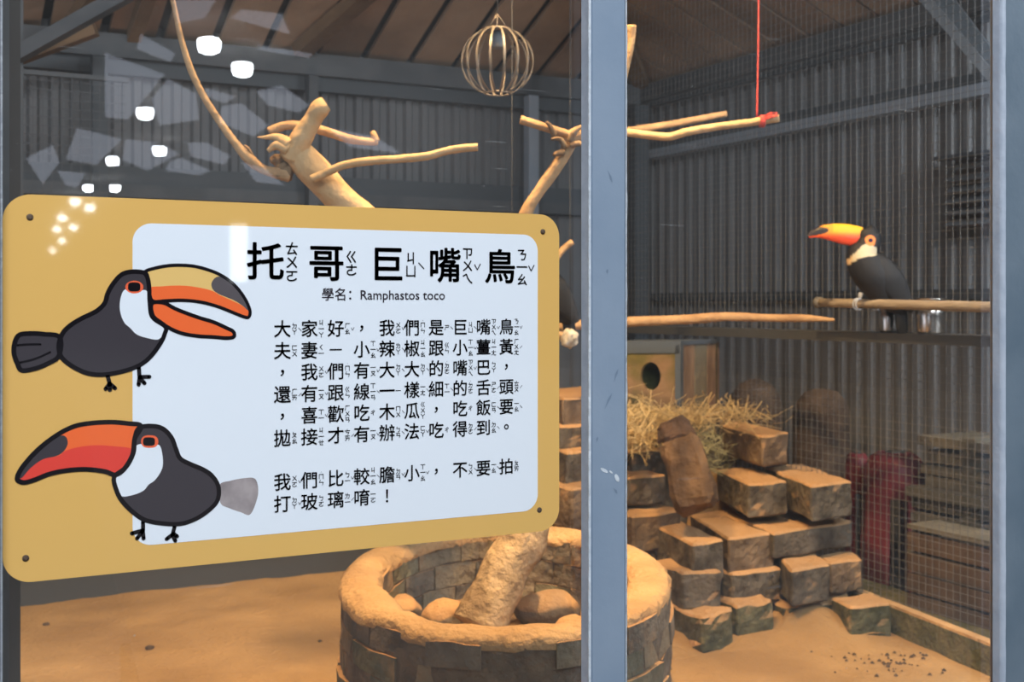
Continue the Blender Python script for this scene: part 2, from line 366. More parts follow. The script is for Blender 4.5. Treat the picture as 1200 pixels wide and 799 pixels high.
# --- low kerbs
kb = PZ(1043, 741, 0); ka = PZ(1166, 794, 0)
dk = (ka-kb).normalized(); nrm = Vector((-dk.y, dk.x, 0)); nrm = nrm if nrm.x > 0 else -nrm
kerb = empty('trim_17', kb); struct(kerb)
def prism(a_, b_, w_, z0, z1):
    return [a_.copy(), b_.copy(), b_+nrm*w_, a_+nrm*w_]
st, en = kb-dk*.55, ka+dk*1.2
V = prism(st, en, .05, 0, 0); V = [Vector((p.x, p.y, -.02)) for p in V]+[Vector((p.x, p.y, .075)) for p in V]
fromv('kerb', V, BOXF, M['moss'], kerb)
V = prism(st+nrm*.002, en+nrm*.002, .030, 0, 0); V = [Vector((p.x, p.y, .075)) for p in V]+[Vector((p.x, p.y, .083)) for p in V]
fromv('sand_ledge', V, BOXF, M['cap'], kerb)
V = prism(st+nrm*.05, en+nrm*.05, .16, 0, 0); V = [Vector((p.x, p.y, -.02)) for p in V]+[Vector((p.x, p.y, .055)) for p in V]
fromv('moss_strip', V, BOXF, M['moss'], kerb)
o = MB().box(-1.1, 2.6, 2.93, 2.99, -.02, .075).build('trim_18', M['girt_dark']); struct(o)
o = MB().box(-1.1, 2.6, 2.95, 2.99, .075, .115).build('trim_19', M['beam']); struct(o)
# --- front glazing: panes, mullion, jambs
xm0 = PY(693, 356, -.022).x; xm1 = PY(733.5, 356, -.022).x
xr0 = PY(1177, 356, -.020).x; xl1 = PY(5.5, 356, -.03).x
xs1, xs0 = xr0+.012, xl1-.012
zb, zt = -.02, 2.35
def pane(n_, x0, x1):
    o = fromv('window_%d' % n_, [(x0, 0, zb), (x1, 0, zb), (x1, 0, zt), (x0, 0, zt)], [(0, 1, 2, 3)], M['glass']); return struct(o)
pane(1, xl1-.01, xm0+.02); pane(2, xm0+.025, xr0+.01)
mu_ = empty('window_3', (xm0, 0, 0)); struct(mu_)
o = box('mullion_post', xm0, xm1, -.022, -.0015, -.5, 2.4, M['paint'], mu_, .0015)
box('lit_side', xm0-.0016, xm0-.0001, -.0205, -.0012, -.5, 2.4, M['lit_face'], mu_)  # added plate, paler than the post, for its lit left side
box('flange_lip', xm0-.0030, xm0-.0001, -.0212, -.0190, -.5, 2.4, M['seal'], mu_)
box('back_post', xm0+.034, xm1-.002, .002, .03, -.02, 2.35, M['paint'], mu_)
xf = xm0-.001
V = []; Fc = []; nn = 240                               # wavy clear sealant bead along the mullion's right edge
for i in range(nn+1):
    z = -.1+2.4*i/nn; wv = .0022+.0014*max(0, noise.noise(Vector((0, 0, z*26)))*2)+.0006*noise.noise(Vector((0, 5, z*90)))
    V += [Vector((xm1-.001, -.0228, z)), Vector((xm1+wv*.55, -.0226, z)), Vector((xm1+wv*.7, -.0008, z))]
for i in range(nn):
    for j in (0, 1): Fc.append((3*i+j, 3*i+j+1, 3*i+j+4, 3*i+j+3))
fromv('sealant_bead', V, Fc, M['seal'], mu_, True)
for (px, py, a_, b_, an) in ((708, 551, .0060, .0018, -.5), (723, 560, .0052, .0022, -1.0), (716, 553, .003, .001, -.6)):     # dried glue and scuffs
    c_ = PY(px, py, -.0225); V = [c_+Vector((a_*math.cos(t)*math.cos(an)-b_*math.sin(t)*math.sin(an), 0, a_*math.cos(t)*math.sin(an)+b_*math.sin(t))) for t in [2*math.pi*k_/14 for k_ in range(14)]]
    fromv('dried_glue', V, [tuple(range(14))], M['seal'], mu_)
for (px, py, l_, an) in ((715, 207, .016, -1.15), (713, 470, .022, 1.05), (722, 440, .018, 1.2), (721, 575, .010, -.9), (700, 515, .007, 1.3), (712, 318, .006, 1.5)):
    c_ = PY(px, py, -.0224); d_ = Vector((math.cos(an), 0, math.sin(an)))*l_/2; n_ = Vector((-math.sin(an), 0, math.cos(an)))
    q = [(-1, 0), (-.4, .0009), (.1, .0020), (.6, .0013), (1, 0), (.4, -.0012), (-.3, -.0006)]
    fromv('scuff_mark', [c_+d_*a_+n_*b_ for a_, b_ in q], [tuple(range(7))], M['paint_d'], mu_)
jr = empty('window_4', (xr0, 0, 0)); struct(jr)
box('jamb', xr0, xr0+.14, -.020, -.0015, -.5, 2.4, M['paint_shade'], jr, .0015)
xg = PY(1168.5, 356, -.012).x
V = []; Fc = []
for i in range(nn+1):
    z = -.1+2.4*i/nn; wv = .0012*noise.noise(Vector((3, 0, z*30)))
    V += [Vector((xr0-.0025, -.001, z)), Vector((xr0-.0025+wv*.4, -.012, z)), Vector((xr0-.0016+wv, -.0212, z)), Vector((xr0+.0022+wv, -.0209, z))]
for i in range(nn):
    for j in (0, 1, 2): Fc.append((4*i+j, 4*i+j+1, 4*i+j+5, 4*i+j+4))
fromv('sealant_bead', V, Fc, M['lit_face'], jr, True)
box('tan_strip', xr0-.0005, xr0+.02, .001, .005, -.3, 2.4, M['tan_strip'], jr)
box('back_jamb', xr0+.05, xr0+.14, .002, .04, -.02, 2.35, M['paint'], jr)
jl = empty('window_5', (xl1, 0, 0)); struct(jl)
box('jamb', xl1-.14, xl1-.003, -.020, .03, -.5, 2.4, M['darksteel'], jl, .001)
box('bright_edge', xl1-.003, xl1, -.006, .002, -.5, 2.4, M['seal'], jl)
pl = PY(14, 356, 1.0); pr_ = PY(24, 356, 1.0)
o = box('trim_20', pl.x-.05, pr_.x, 1.0, 1.05, -.02, 2.3, M['truss']); struct(o)
pl = PY(8, 356, .55); pr_ = PY(11, 356, .55)
o = box('trim_21', pl.x-.03, pr_.x, .55, .58, -.02, 2.3, M['beam']); struct(o)

# ================================================================== WIRE MESH
def wiremesh(name, x0, y0, x1, y1, z0, z1, pitch, r, label, m='wire'):
    mb = MB(); d = Vector((x1-x0, y1-y0, 0)); Ln = d.length; d.normalize(); nrm_ = Vector((d.y, -d.x, 0))
    k_ = 0
    while k_*pitch < Ln:
        p = Vector((x0, y0, 0))+d*(k_*pitch); mb.bar(p+UP*z0, p+UP*z1, r*2); k_ += 1
    k_ = 0
    while z0+k_*pitch < z1:
        p = Vector((x0, y0, z0+k_*pitch))+nrm_*r*1.5; mb.bar(p, p+d*Ln, r*2); k_ += 1
    e = empty(name, (x0, y0, z0), label, 'wire mesh')
    o = mb.build('welded_wires', M[m], e); o['kind'] = 'stuff'
    return e
XM = 2.66
rm = wiremesh('mesh_panel', XM, .6, XM, 2.95, .06, 2.18, .0254, .00060, 'large galvanised wire mesh panel closing the right side of the cage')
MB().box(XM-.01, XM+.02, 2.95, 2.98, -.02, 2.15).build('edge_post', M['darksteel'], rm)
a_ = PY(27, 150, 2.97); b_ = PY(140, 150, 2.97)
bm_ = wiremesh('mesh_panel', a_.x, 2.97, b_.x+.02, 2.97, .115, 1.72, .030, .0012, 'coarser wire mesh panel at the back left corner above the sign', 'darksteel')
MB().box(a_.x-.03, b_.x+.03, 2.965, 2.985, 1.72, 1.735).build('top_rail', M['darksteel'], bm_)
MB().box(a_.x-.03, a_.x, 2.96, 2.99, .0, 2.2).build('edge_post', M['darksteel'], bm_)

# ================================================================== SIGN
YS = -.0075                                          # its front face
def S(px, py): return PY(px, py, YS)
tl, trr, br, bl_ = (2.5, 455), (655, 455), (330, 239.1), (330, 652.0)
SX0, SX1 = S(3, 400).x, S(655.3, 400).x; SZ1, SZ0 = S(330, 239.2).z, S(330, 652.6).z
sign = empty('information_sign', ((SX0+SX1)/2, YS, SZ0), 'yellow-bordered acrylic sign about toucans fixed to the left glass pane', 'sign')
def rrect(x0, x1, z0, z1, r, n=10, y=YS):
    o = []
    for cx, cz, a0 in ((x1-r, z1-r, 0), (x0+r, z1-r, 90), (x0+r, z0+r, 180), (x1-r, z0+r, 270)):
        for k_ in range(n+1):
            t = math.radians(a0+90*k_/n); o.append(Vector((cx+r*math.cos(t), y, cz+r*math.sin(t))))
    return o
pts = rrect(SX0, SX1, SZ0, SZ1, .026); n_ = len(pts)
V = pts+[p+Vector((0, .0065, 0)) for p in pts]
o = fromv('sign_board', V, [tuple(range(n_)), tuple(reversed(range(n_, 2*n_)))]+[(k_, (k_+1) % n_, n_+(k_+1) % n_, n_+k_) for k_ in range(n_)], M['yellow'], sign)
o.data.materials.append(M['edge'])
for f in o.data.polygons[2:]: f.material_index = 1
WX0, WX1 = S(155.3, 400).x, S(630, 400).x; WZ1 = S(320, 266).z; WZ0 = S(320, 625.5).z
pts = rrect(WX0, WX1, WZ0, WZ1, .019, y=YS-.0003)
fromv('white_field', pts, [tuple(range(len(pts)))], M['white'], sign)
for px, py in ((35, 254.5), (636, 271.5), (632, 597.5), (30, 654)):
    c_ = S(px, py); V = [c_+Vector((.0033*math.cos(2*math.pi*k_/16), -.0004, .0033*math.sin(2*math.pi*k_/16))) for k_ in range(16)]
    V2 = [c_+Vector((.0016*math.cos(2*math.pi*k_/16), -.0020, .0016*math.sin(2*math.pi*k_/16))) for k_ in range(16)]
    fromv('screw', V+V2, [(k_, (k_+1) % 16, 16+(k_+1) % 16, 16+k_) for k_ in range(16)]+[tuple(range(16, 32))], M['brown'], sign)
# --- printed birds (flat ink on the board)
def fillshape(name, pts, m, parent, lay, closed=True, n=5, smooth=True):
    q = cr(pts, n, True) if smooth else pts
    V = [S(*p)+Vector((0, -.0003-.00008*lay, 0)) for p in q]
    tri = tessellate_polygon([V]); return fromv(name, V, [tuple(t) for t in tri], m, parent)
def stroke(mb, pts, wd, lay, closed=True, n=6):
    q = cr(pts, n, closed); V = [S(*p)+Vector((0, -.0003-.00008*lay, 0)) for p in q]; n_ = len(V); A = []
    for i, p in enumerate(V):
        a_ = V[(i-1) % n_] if closed or i else V[0]; b_ = V[(i+1) % n_] if closed or i < n_-1 else V[-1]
        t = (b_-a_).normalized(); nn_ = Vector((-t.z, 0, t.x))*wd/2
        A += [p+nn_, p-nn_]
    fc = [(2*i, 2*((i+1) % n_), 2*((i+1) % n_)+1, 2*i+1) for i in range(n_ if closed else n_-1)]
    mb.add(A, fc)
    if not closed:
        for e_ in (0, -1):
            c_ = V[e_]; k0 = [c_+Vector((wd/2*math.cos(2*math.pi*k_/12), 0, wd/2*math.sin(2*math.pi*k_/12))) for k_ in range(12)]
            mb.add(k0, [tuple(range(12))])
def ell(cx, cy, rx, ry, n=20, pw=1.0):
    o = []
    for k_ in range(n):
        t = 2*math.pi*k_/n; c_, s_ = math.cos(t), math.sin(t)
        o.append((cx+rx*abs(c_)**pw*(1 if c_ > 0 else -1), cy+ry*abs(s_)**pw*(1 if s_ > 0 else -1)))
    return o
A_ = lambda L_: [(10+x/4.84, 300+y/4.84) for x, y in L_]
B_ = lambda L_: [(130+x/6.667, 300+y/6.667) for x, y in L_]
C_ = lambda L_: [(10+x/4.994, 480+y/4.994) for x, y in L_]
D_ = lambda L_: [(130+x/4.994, 480+y/4.994) for x, y in L_]
SW = .0040
# bird with its beak open
body = A_([(770,95),(700,88),(640,105),(590,160),(560,215),(545,265),(500,310),(420,350),(360,385),(315,425),(290,475),(285,530),(305,580),(370,630),(450,665),(540,672),(640,655),(730,625),(800,575),(860,495),(885,440),(888,400),(815,345),(800,260),(797,180),(788,125)])
tail = A_([(290,460),(200,442),(120,438),(60,447),(35,490),(30,550),(50,610),(75,648),(150,638),(220,610),(285,565)])
t1 = fillshape('printed_open_beaked_toucan', body, M['char'], sign, 2)
t1['label'] = 'printed dark toucan with an open yellow and orange beak'
fillshape('printed_tail', tail, M['char'], t1, 1)
fillshape('printed_throat', A_([(660,190),(635,240),(632,310),(655,375),(690,408),(725,443),(780,463),(855,470),(880,400),(815,350),(800,270),(780,195),(715,205)]), M['white'], t1, 3)
fillshape('printed_eye_ring', A_(ell(713, 176, 51, 36)), M['or2_p'], t1, 4)
fillshape('printed_pupil', A_(ell(712, 175, 35, 26, pw=.6)), M['black'], t1, 5)
ub = B_([(265,125),(340,95),(450,75),(550,72),(650,80),(750,105),(850,145),(940,205),(1010,280),(1060,360),(1085,430),(1075,475),(1040,475),(950,440),(850,400),(750,370),(650,352),(540,345),(420,350),(340,355),(310,330),(298,260),(292,190)])
fillshape('printed_upper_beak', ub, M['ye_p'], t1, 3)
fillshape('printed_beak_band', B_([(300,248),(400,236),(520,230),(640,238),(780,268),(850,305),(940,345),(1020,385),(1080,440),(1050,472),(950,440),(850,400),(750,370),(650,352),(540,345),(430,350),(330,352),(308,320)]), M['or_p'], t1, 4)
fillshape('printed_beak_tip', B_([(820,165),(785,210),(795,260),(840,295),(900,320),(970,350),(1030,390),(1080,430),(1055,355),(1005,280),(935,205),(870,165)]), M['tip_haze_p'], t1, 5)
lb = B_([(320,370),(410,365),(500,410),(600,450),(700,485),(800,515),(900,560),(955,590),(958,630),(900,640),(800,632),(680,625),(560,605),(470,570),(400,525),(328,465)])
fillshape('printed_lower_beak', lb, M['or_p'], t1, 3)
mb = MB()
stroke(mb, tail, SW*1.1, 6); stroke(mb, body, SW*1.1, 6.5); stroke(mb, ub, SW*.85, 7); stroke(mb, lb, SW*.95, 7.5)
for L_ in (((50,505),(110,500),(180,500)), ((65,603),(150,582),(235,545))): stroke(mb, A_(L_), SW*.45, 8, False)
for L_ in (((560,675),(573,722)), ((573,722),(550,752)), ((573,722),(574,758)), ((573,722),(603,748)), ((738,630),(742,690)), ((742,688),(737,728)), ((742,690),(770,720)), ((745,685),(798,684))): stroke(mb, A_(L_), SW*1.0, 8.5, False)
mb.build('printed_outline', M['black'], t1)
# bird with its beak closed
body = D_([(165,105),(250,95),(310,115),(355,165),(380,230),(405,285),(470,320),(540,350),(590,385),(625,440),(630,500),(610,550),(550,605),(480,645),(400,668),(300,665),(200,645),(130,600),(70,540),(35,480),(18,395),(80,340),(125,260),(137,170)])
t2 = fillshape('printed_closed_beaked_toucan', body, M['char'], sign, 2)
t2['label'] = 'printed dark toucan with a closed orange and red beak'
fillshape('printed_tail', D_([(635,440),(700,415),(780,400),(840,402),(860,450),(855,520),(815,612),(760,600),(690,575),(640,545)]), M['gr_p'], t2, 1)
fillshape('printed_throat', D_([(30,395),(90,345),(130,270),(145,215),(180,200),(230,215),(280,205),(300,260),(300,340),(260,408),(220,438),(190,473),(130,498),(62,506),(40,460)]), M['white'], t2, 3)
fillshape('printed_eye_ring', D_(ell(226, 186, 50, 37, pw=.8)), M['or2_p'], t2, 4)
fillshape('printed_pupil', D_(ell(222, 186, 35, 25, pw=.6)), M['black'], t2, 5)
bk = C_([(775,95),(700,80),(580,72),(430,85),(340,115),(250,170),(170,235),(100,310),(60,370),(52,410),(90,425),(150,410),(240,375),(340,355),(450,348),(560,360),(630,380),(690,330),(730,250),(737,170)])
fillshape('printed_beak', bk, M['or_p'], t2, 3)
fillshape('printed_beak_band', C_([(330,242),(400,220),(500,208),(600,212),(728,232),(700,310),(640,370),(560,352),(430,342),(300,352),(180,385),(90,415),(70,400),(130,340),(200,290),(290,270)]), M['red_p'], t2, 4)
fillshape('printed_beak_tip', C_([(320,150),(347,190),(325,240),(280,270),(200,290),(130,340),(75,400),(60,380),(150,262),(240,180)]), M['char'], t2, 5)
mb = MB(); stroke(mb, body, SW*1.1, 6.5); stroke(mb, bk, SW*1.15, 7)
for L_ in (((187,655),(187,705)), ((187,705),(122,722)), ((187,705),(152,752)), ((185,705),(190,752)), ((372,680),(360,728)), ((360,728),(325,755)), ((358,730),(375,765)), ((365,725),(386,740))): stroke(mb, D_(L_), SW*1.0, 8.5, False)
mb.build('printed_outline', M['black'], t2)
# --- lettering
_tc = bpy.data.curves.new('glyph', 'FONT'); _tc.resolution_u = 3; _to = bpy.data.objects.new('glyph', _tc); C.objects.link(_to); _cache = {}
def glyph(ch, bold):
    key = (ch, bold)
    if key not in _cache:
        _tc.body = ch; _tc.offset = bold
        dg = bpy.context.evaluated_depsgraph_get(); dg.update()
        me = bpy.data.meshes.new_from_object(_to.evaluated_get(dg))
        _cache[key] = ([v.co.copy() for v in me.vertices], [tuple(p.vertices) for p in me.polygons]); bpy.data.meshes.remove(me)
    return _cache[key]
gv = glyph('圍', 0)[0]; GX = (min(v.x for v in gv)+max(v.x for v in gv))/2; GY = (min(v.y for v in gv)+max(v.y for v in gv))/2
EM = (max(v.y for v in gv)-min(v.y for v in gv))/.92
def put(mb, ch, c_, size, bold=.012, lay=9, own=False, sx=1, box_=False):
    V, Fc = glyph(ch, 0); s = size/EM; cx, cy = GX, GY
    if own and V:
        cx = (min(v.x for v in V)+max(v.x for v in V))/2; cy = (min(v.y for v in V)+max(v.y for v in V))/2
    offs = [(0, 0)] if bold <= .001 else [(bold*math.cos(t_*math.pi/4), bold*math.sin(t_*math.pi/4)) for t_ in range(8)]
    for ox, oy in offs: mb.add([Vector((c_.x+(v.x-cx+ox)*s*sx, YS-.0003-.00008*lay, c_.z+(v.y-cy+oy)*s)) for v in V], Fc)
TONE = 'ˋˊˇ˙'
def zhuyin(mb, zs, c_, size, dx, bold, tx, gap=1.02):
    """phonetic column right of a character: zs like 'ㄊㄨㄛ' with an optional tone mark last"""
    tone = zs[-1] if zs[-1] in TONE else ''; zs = zs.rstrip(TONE); n_ = len(zs)
    x = c_.x+dx
    for i, ch in enumerate(zs):
        ch = '一' if ch == 'ㄧ' else ch
        put(mb, ch, Vector((x, 0, c_.z+((n_-1)/2-i)*size*gap)), size, bold)
    if tone == '˙': put(mb, '．', Vector((x, 0, c_.z+((n_-1)/2+.75)*size*gap)), size*.6, bold, own=True)
    elif tone:
        cx, cz = x+tx, c_.z-size*.05; h = size*.24; w_ = max(size*.085, .00045)
        L_ = {'ˋ': [((-h, h), (h, -h))], 'ˊ': [((-h, -h), (h, h))], 'ˇ': [((-h*1.1, h*.8), (-h*.1, -h)), ((-h*.1, -h), (h*1.1, h*1.1))]}[tone]
        for (ax, az), (bx, bz_) in L_:
            d_ = Vector((bx-ax, 0, bz_-az)).normalized(); n_2 = Vector((-d_.z, 0, d_.x))*w_/2; o_ = Vector((cx, YS-.001, cz)); pa_ = o_+Vector((ax, 0, az)); pb_ = o_+Vector((bx, 0, bz_))
            mb.add([pa_-n_2, pb_-n_2, pb_+n_2, pa_+n_2], [(0, 1, 2, 3)])
TS = .0372
title = MB(); tz = MB()
for ch, zy, px, py in (('托','ㄊㄨㄛ',311,307), ('哥','ㄍㄜ',382.3,308.6), ('巨','ㄐㄩˋ',453.2,310), ('嘴','ㄗㄨㄟˇ',521.0,311.3), ('鳥','ㄋㄧㄠˇ',585.8,312.8)):
    title = MB(); put(title, ch, S(px, py), TS*1.06, .016); title.build('title_character', M['ink'], sign)
    zhuyin(tz, zy, S(px, py), TS*.38, TS*.76, .012, TS*.34)
tz.build('title_phonetics', M['ink'], sign)['kind'] = 'stuff'
sub = MB(); _tc.body = '學名：Ramphastos toco'; _tc.offset = .006; dg = bpy.context.evaluated_depsgraph_get(); dg.update()
me = bpy.data.meshes.new_from_object(_to.evaluated_get(dg)); V = [v.co.copy() for v in me.vertices]; Fc = [tuple(p.vertices) for p in me.polygons]
xa, xb = min(v.x for v in V), max(v.x for v in V); l_ = S(377, 345); r_ = S(521, 347); s_ = (r_.x-l_.x)/(xb-xa)
sub.add([Vector((l_.x+(v.x-xa)*s_, YS-.001, l_.z+(v.y-GY)*s_)) for v in V], Fc); sub.build('subtitle_lettering', M['ink'], sign)['kind'] = 'stuff'
Z = dict(zip('大家好我們是巨嘴鳥夫妻小辣椒跟薑黃有的巴還線一樣細舌頭喜歡吃木瓜飯要拋接才辦法得到比較膽不拍打玻璃唷',
 'ㄉㄚˋ ㄐㄧㄚ ㄏㄠˇ ㄨㄛˇ ㄇㄣ˙ ㄕˋ ㄐㄩˋ ㄗㄨㄟˇ ㄋㄧㄠˇ ㄈㄨ ㄑㄧ ㄒㄧㄠˇ ㄌㄚˋ ㄐㄧㄠ ㄍㄣ ㄐㄧㄤ ㄏㄨㄤˊ ㄧㄡˇ ㄉㄜ˙ ㄅㄚ ㄏㄞˊ ㄒㄧㄢˋ ㄧ ㄧㄤˋ ㄒㄧˋ ㄕㄜˊ ㄊㄡˊ ㄒㄧˇ ㄏㄨㄢ ㄔ ㄇㄨˋ ㄍㄨㄚ ㄈㄢˋ ㄧㄠˋ ㄆㄠ ㄐㄧㄝ ㄘㄞˊ ㄅㄢˋ ㄈㄚˇ ㄉㄜˊ ㄉㄠˋ ㄅㄧˇ ㄐㄧㄠˋ ㄉㄢˇ ㄅㄨˋ ㄆㄞ ㄉㄚˇ ㄅㄛ ㄌㄧˊ ㄧㄛ'.split()))
rows = ['大家好，我們是巨嘴鳥', '夫妻－小辣椒跟小薑黃', '，我們有大大的嘴巴，', '還有跟線一樣細的舌頭', '，喜歡吃木瓜，吃飯要', '拋接才有辦法吃得到。', '', '我們比較膽小，不要拍', '打玻璃唷！']
c0, c9, c8 = S(330.6, 385.6), S(593.0, 382.8), S(329.3, 590.6)
BS = .0178
for ri, row in enumerate(rows):
    if not row: continue
    q = MB()
    for ci, ch in enumerate(row):
        c_ = Vector((c0.x+(c9.x-c0.x)*ci/9, 0, c0.z+(c8.z-c0.z)*ri/8))
        t = MB()
        if ch in '，。！－':
            put(t, ch, c_, BS, .010, own=True) if ch != '－' else put(t, '一', c_, BS*.8, .004)
        else:
            put(t, ch, c_, BS*1.03, .010)
            if ch in Z: zhuyin(q, Z[ch], c_, BS*.36, BS*.74, .010, BS*.34)
        t.build('printed_character', M['ink'], sign)
    q.build('printed_phonetics', M['ink'], sign)['kind'] = 'stuff'
bpy.data.objects.remove(_to)

# ================================================================== BLOCK PILE
def rough(bm, amt, fr_, seed=0):
    for v_ in bm.verts:
        p = v_.co*fr_+Vector((seed*3.1, seed*1.7, 0))
        v_.co += noise.noise_vector(p)*amt + noise.noise_vector(p*3.3)*amt*.4
def block(px_front, py_top, py_bot, left, right, z, m, label, seed, name='rubble_block', cat='block', amt=.0055, maxl=.42):
    """front = the near vertical edge; left / right = far ends of its two visible top edges, in the block's top plane"""
    Ft = P(px_front, py_top, z); H = (py_bot-py_top)/F*z
    Lt = PZ(left[0], left[1], Ft.z); Rt = PZ(right[0], right[1], Ft.z)
    def lim(v_): return v_ if v_.length <= maxl else v_.normalized()*maxl
    a_ = lim(Rt-Ft); b_ = lim(Lt-Ft)
    q = [Ft, Ft+a_, Ft+a_+b_, Ft+b_]
    if a_.cross(b_).z < 0: q = [q[0], q[3], q[2], q[1]]
    bm = bmesh.new(); vs = [bm.verts.new(p-UP*H) for p in q]+[bm.verts.new(p) for p in q]
    for f in BOXF: bm.faces.new([vs[i] for i in f])
    bmesh.ops.bevel(bm, geom=bm.edges[:], offset=.006, segments=1, affect='EDGES', clamp_overlap=True)
    bmesh.ops.subdivide_edges(bm, edges=[e for e in bm.edges if e.calc_length() > .05], cuts=4, use_grid_fill=True)
    bmesh.ops.triangulate(bm, faces=[f for f in bm.faces if len(f.verts) > 4])
    rough(bm, amt, 14, seed)
    o = bm_obj(name, bm, m, None, False); tag(o, label, cat, 'blocks heaped beside the mesh'); 
    bl.append((q, Ft.z-H, Ft.z)); return o
bl = []
block(893, 510, 547, (834, 495), (924, 507), 3.84, M['block_b'], 'topmost brown sandy block with a blackened broken end, right of the straw', 1)
block(877, 567, 606, (840, 550), (924, 564), 3.68, M['block'], 'square-ended grey block in the middle, just below the topmost block', 2)
block(951, 569, 611, (893, 546), (999, 564), 3.60, M['block'], 'long grey block lying rightmost in the upper pile, against the mesh', 3)
block(907, 624, 655, (850, 603), (999, 611), 3.58, M['block'], 'long dark block directly under the rightmost upper block', 4, maxl=.5)
block(812, 638, 683, (752, 607), (848, 633), 3.42, M['block'], 'big grey block with a pale corner sticking out at the left middle of the pile', 5, maxl=.45)
block(853, 631, 674, (806, 600), (907, 624), 3.52, M['block_b'], 'pitted brown block between the pale-cornered one and the long dark one', 6)
block(858, 672, 712, (825, 660), (916, 664), 3.50, M['block'], 'dark block in shade directly below the pitted brown block', 7)
block(928, 668, 712, (913, 653), (972, 661), 3.46, M['block'], 'upright grey block with sand on top in the lower right of the pile', 8)
block(973, 659, 697, (960, 650), (1011, 654), 3.62, M['block_b'], 'small crumbling block with a blackened end beside the upright grey block', 9)
block(996, 713, 755, (975, 700), (1044, 707), 3.44, M['block_g'], 'greenish square block on the sand at the right foot of the pile', 10)
block(799, 672, 716, (762, 656), (846, 668), 3.40, M['block'], 'dark block under the pale-cornered block next to the brick ring', 11)
block(862, 712, 758, (828, 693), (907, 704), 3.40, M['block_g'], 'mossy block half buried in sand at the bottom middle of the pile', 12, amt=.010)
block(822, 722, 765, (780, 705), (860, 716), 3.32, M['block_g'], 'lowest sand-covered mossy block at the left foot of the pile', 13, amt=.012)
block(918, 712, 745, (900, 700), (976, 706), 3.52, M['block_g'], 'low dark green block behind the sand heap at the foot of the pile', 14)
block(735, 559, 594, (700, 550), (781, 556), 3.75, M['block'], 'pitted dark block just right of the window post, below the straw', 15)
block(738, 529, 560, (705, 520), (778, 526), 3.86, M['block'], 'dark block under the straw right of the window post', 16)
block(742, 606, 650, (700, 592), (799, 597), 3.62, M['block_b'], 'sand-topped pale block at the left edge of the right pane', 17, maxl=.35)
block(660, 468, 502, (625, 455), (716, 462), 3.85, M['block_b'], 'tan block left of the window post, highest beside the sign edge', 18)
block(656, 500, 528, (625, 490), (700, 496), 3.80, M['block'], 'dark block below the tan block left of the window post', 19)
block(664, 530, 571, (630, 520), (712, 525), 3.74, M['block'], 'shaded block half way down between sign edge and window post', 20)
block(670, 573, 622, (626, 562), (722, 566), 3.62, M['block_b'], 'brown knobbly block just above the ring rim, left of the window post', 21)
# sand mound filling the pile
mc = [P(750, 600, 3.95), P(850, 600, 4.0), P(930, 610, 3.95), P(800, 640, 3.7), P(700, 600, 4.0), P(900, 650, 3.75)]
mh = [.40, .44, .30, .20, .40, .18]
V = []; Fc = []; n_ = 70
x0_, x1_, y0_, y1_ = .9, 2.6, 1.35, 2.92
for j in range(n_+1):
    for i in range(n_+1):
        x_ = x0_+(x1_-x0_)*i/n_; y_ = y0_+(y1_-y0_)*j/n_
        h = max([mh[k_]*math.exp(-(((x_-c_.x)**2+(y_-c_.y)**2)/.085)) for k_, c_ in enumerate(mc)])
        h = h*1.05-.03+.02*noise.noise(Vector((x_*7, y_*7, 0)))
        p_ = Vector((x_, y_, 0))
        for q, b0, b1 in bl:      # keep the sand below each block it carries
            c_ = sum(q, Vector())/4; rr = max((q[0]-c_).length, (q[1]-c_).length)
            if (Vector((c_.x, c_.y, 0))-p_).length < rr*.9: h = min(h, b0+.03)
        V.append(Vector((x_, y_, h)))
for j in range(n_):
    for i in range(n_): a_ = j*(n_+1)+i; Fc.append((a_, a_+1, a_+n_+2, a_+n_+1))
o = fromv('sand_mound', V, Fc, M['mound'], None, True); o.data.materials[0] = M['sand']; tag(o, 'heaped dark sand filling the gaps between the piled blocks', 'sand', kind='stuff')
# leaning log
lg = empty('leaning_log', P(815, 596, 3.62), 'dark squared log leaning upright against the straw', 'log')
def slab(name, a_, b_, wa, wb, da, m, par, sd):
    ax = (b_-a_).normalized(); sx_ = (RT*.92-FW*.38); sx_ = (sx_-ax*sx_.dot(ax)).normalized(); sy_ = ax.cross(sx_)
    bm = bmesh.new(); vs = [bm.verts.new(p+sx_*u*w_/2+sy_*v_*da/2) for p, w_ in ((a_, wa), (b_, wb)) for u, v_ in ((-1, -1), (1, -1), (1, 1), (-1, 1))]
    for f in BOXF: bm.faces.new([vs[i] for i in f])
    bmesh.ops.bevel(bm, geom=bm.edges[:], offset=.018, segments=1, affect='EDGES')
    bmesh.ops.subdivide_edges(bm, edges=[e for e in bm.edges if e.calc_length() > .03], cuts=5, use_grid_fill=True)
    bmesh.ops.triangulate(bm, faces=[f for f in bm.faces if len(f.verts) > 4]); rough(bm, .014, 16, sd)
    return bm_obj(name, bm, m, par)
slab('log_body', P(818, 596, 3.50), P(797, 516, 3.62), .120, .120, .11, M['logwood'], lg, 3)
slab('broken_end', P(798, 524, 3.61), P(791, 496, 3.66), .116, .095, .10, M['logend'], lg, 5)

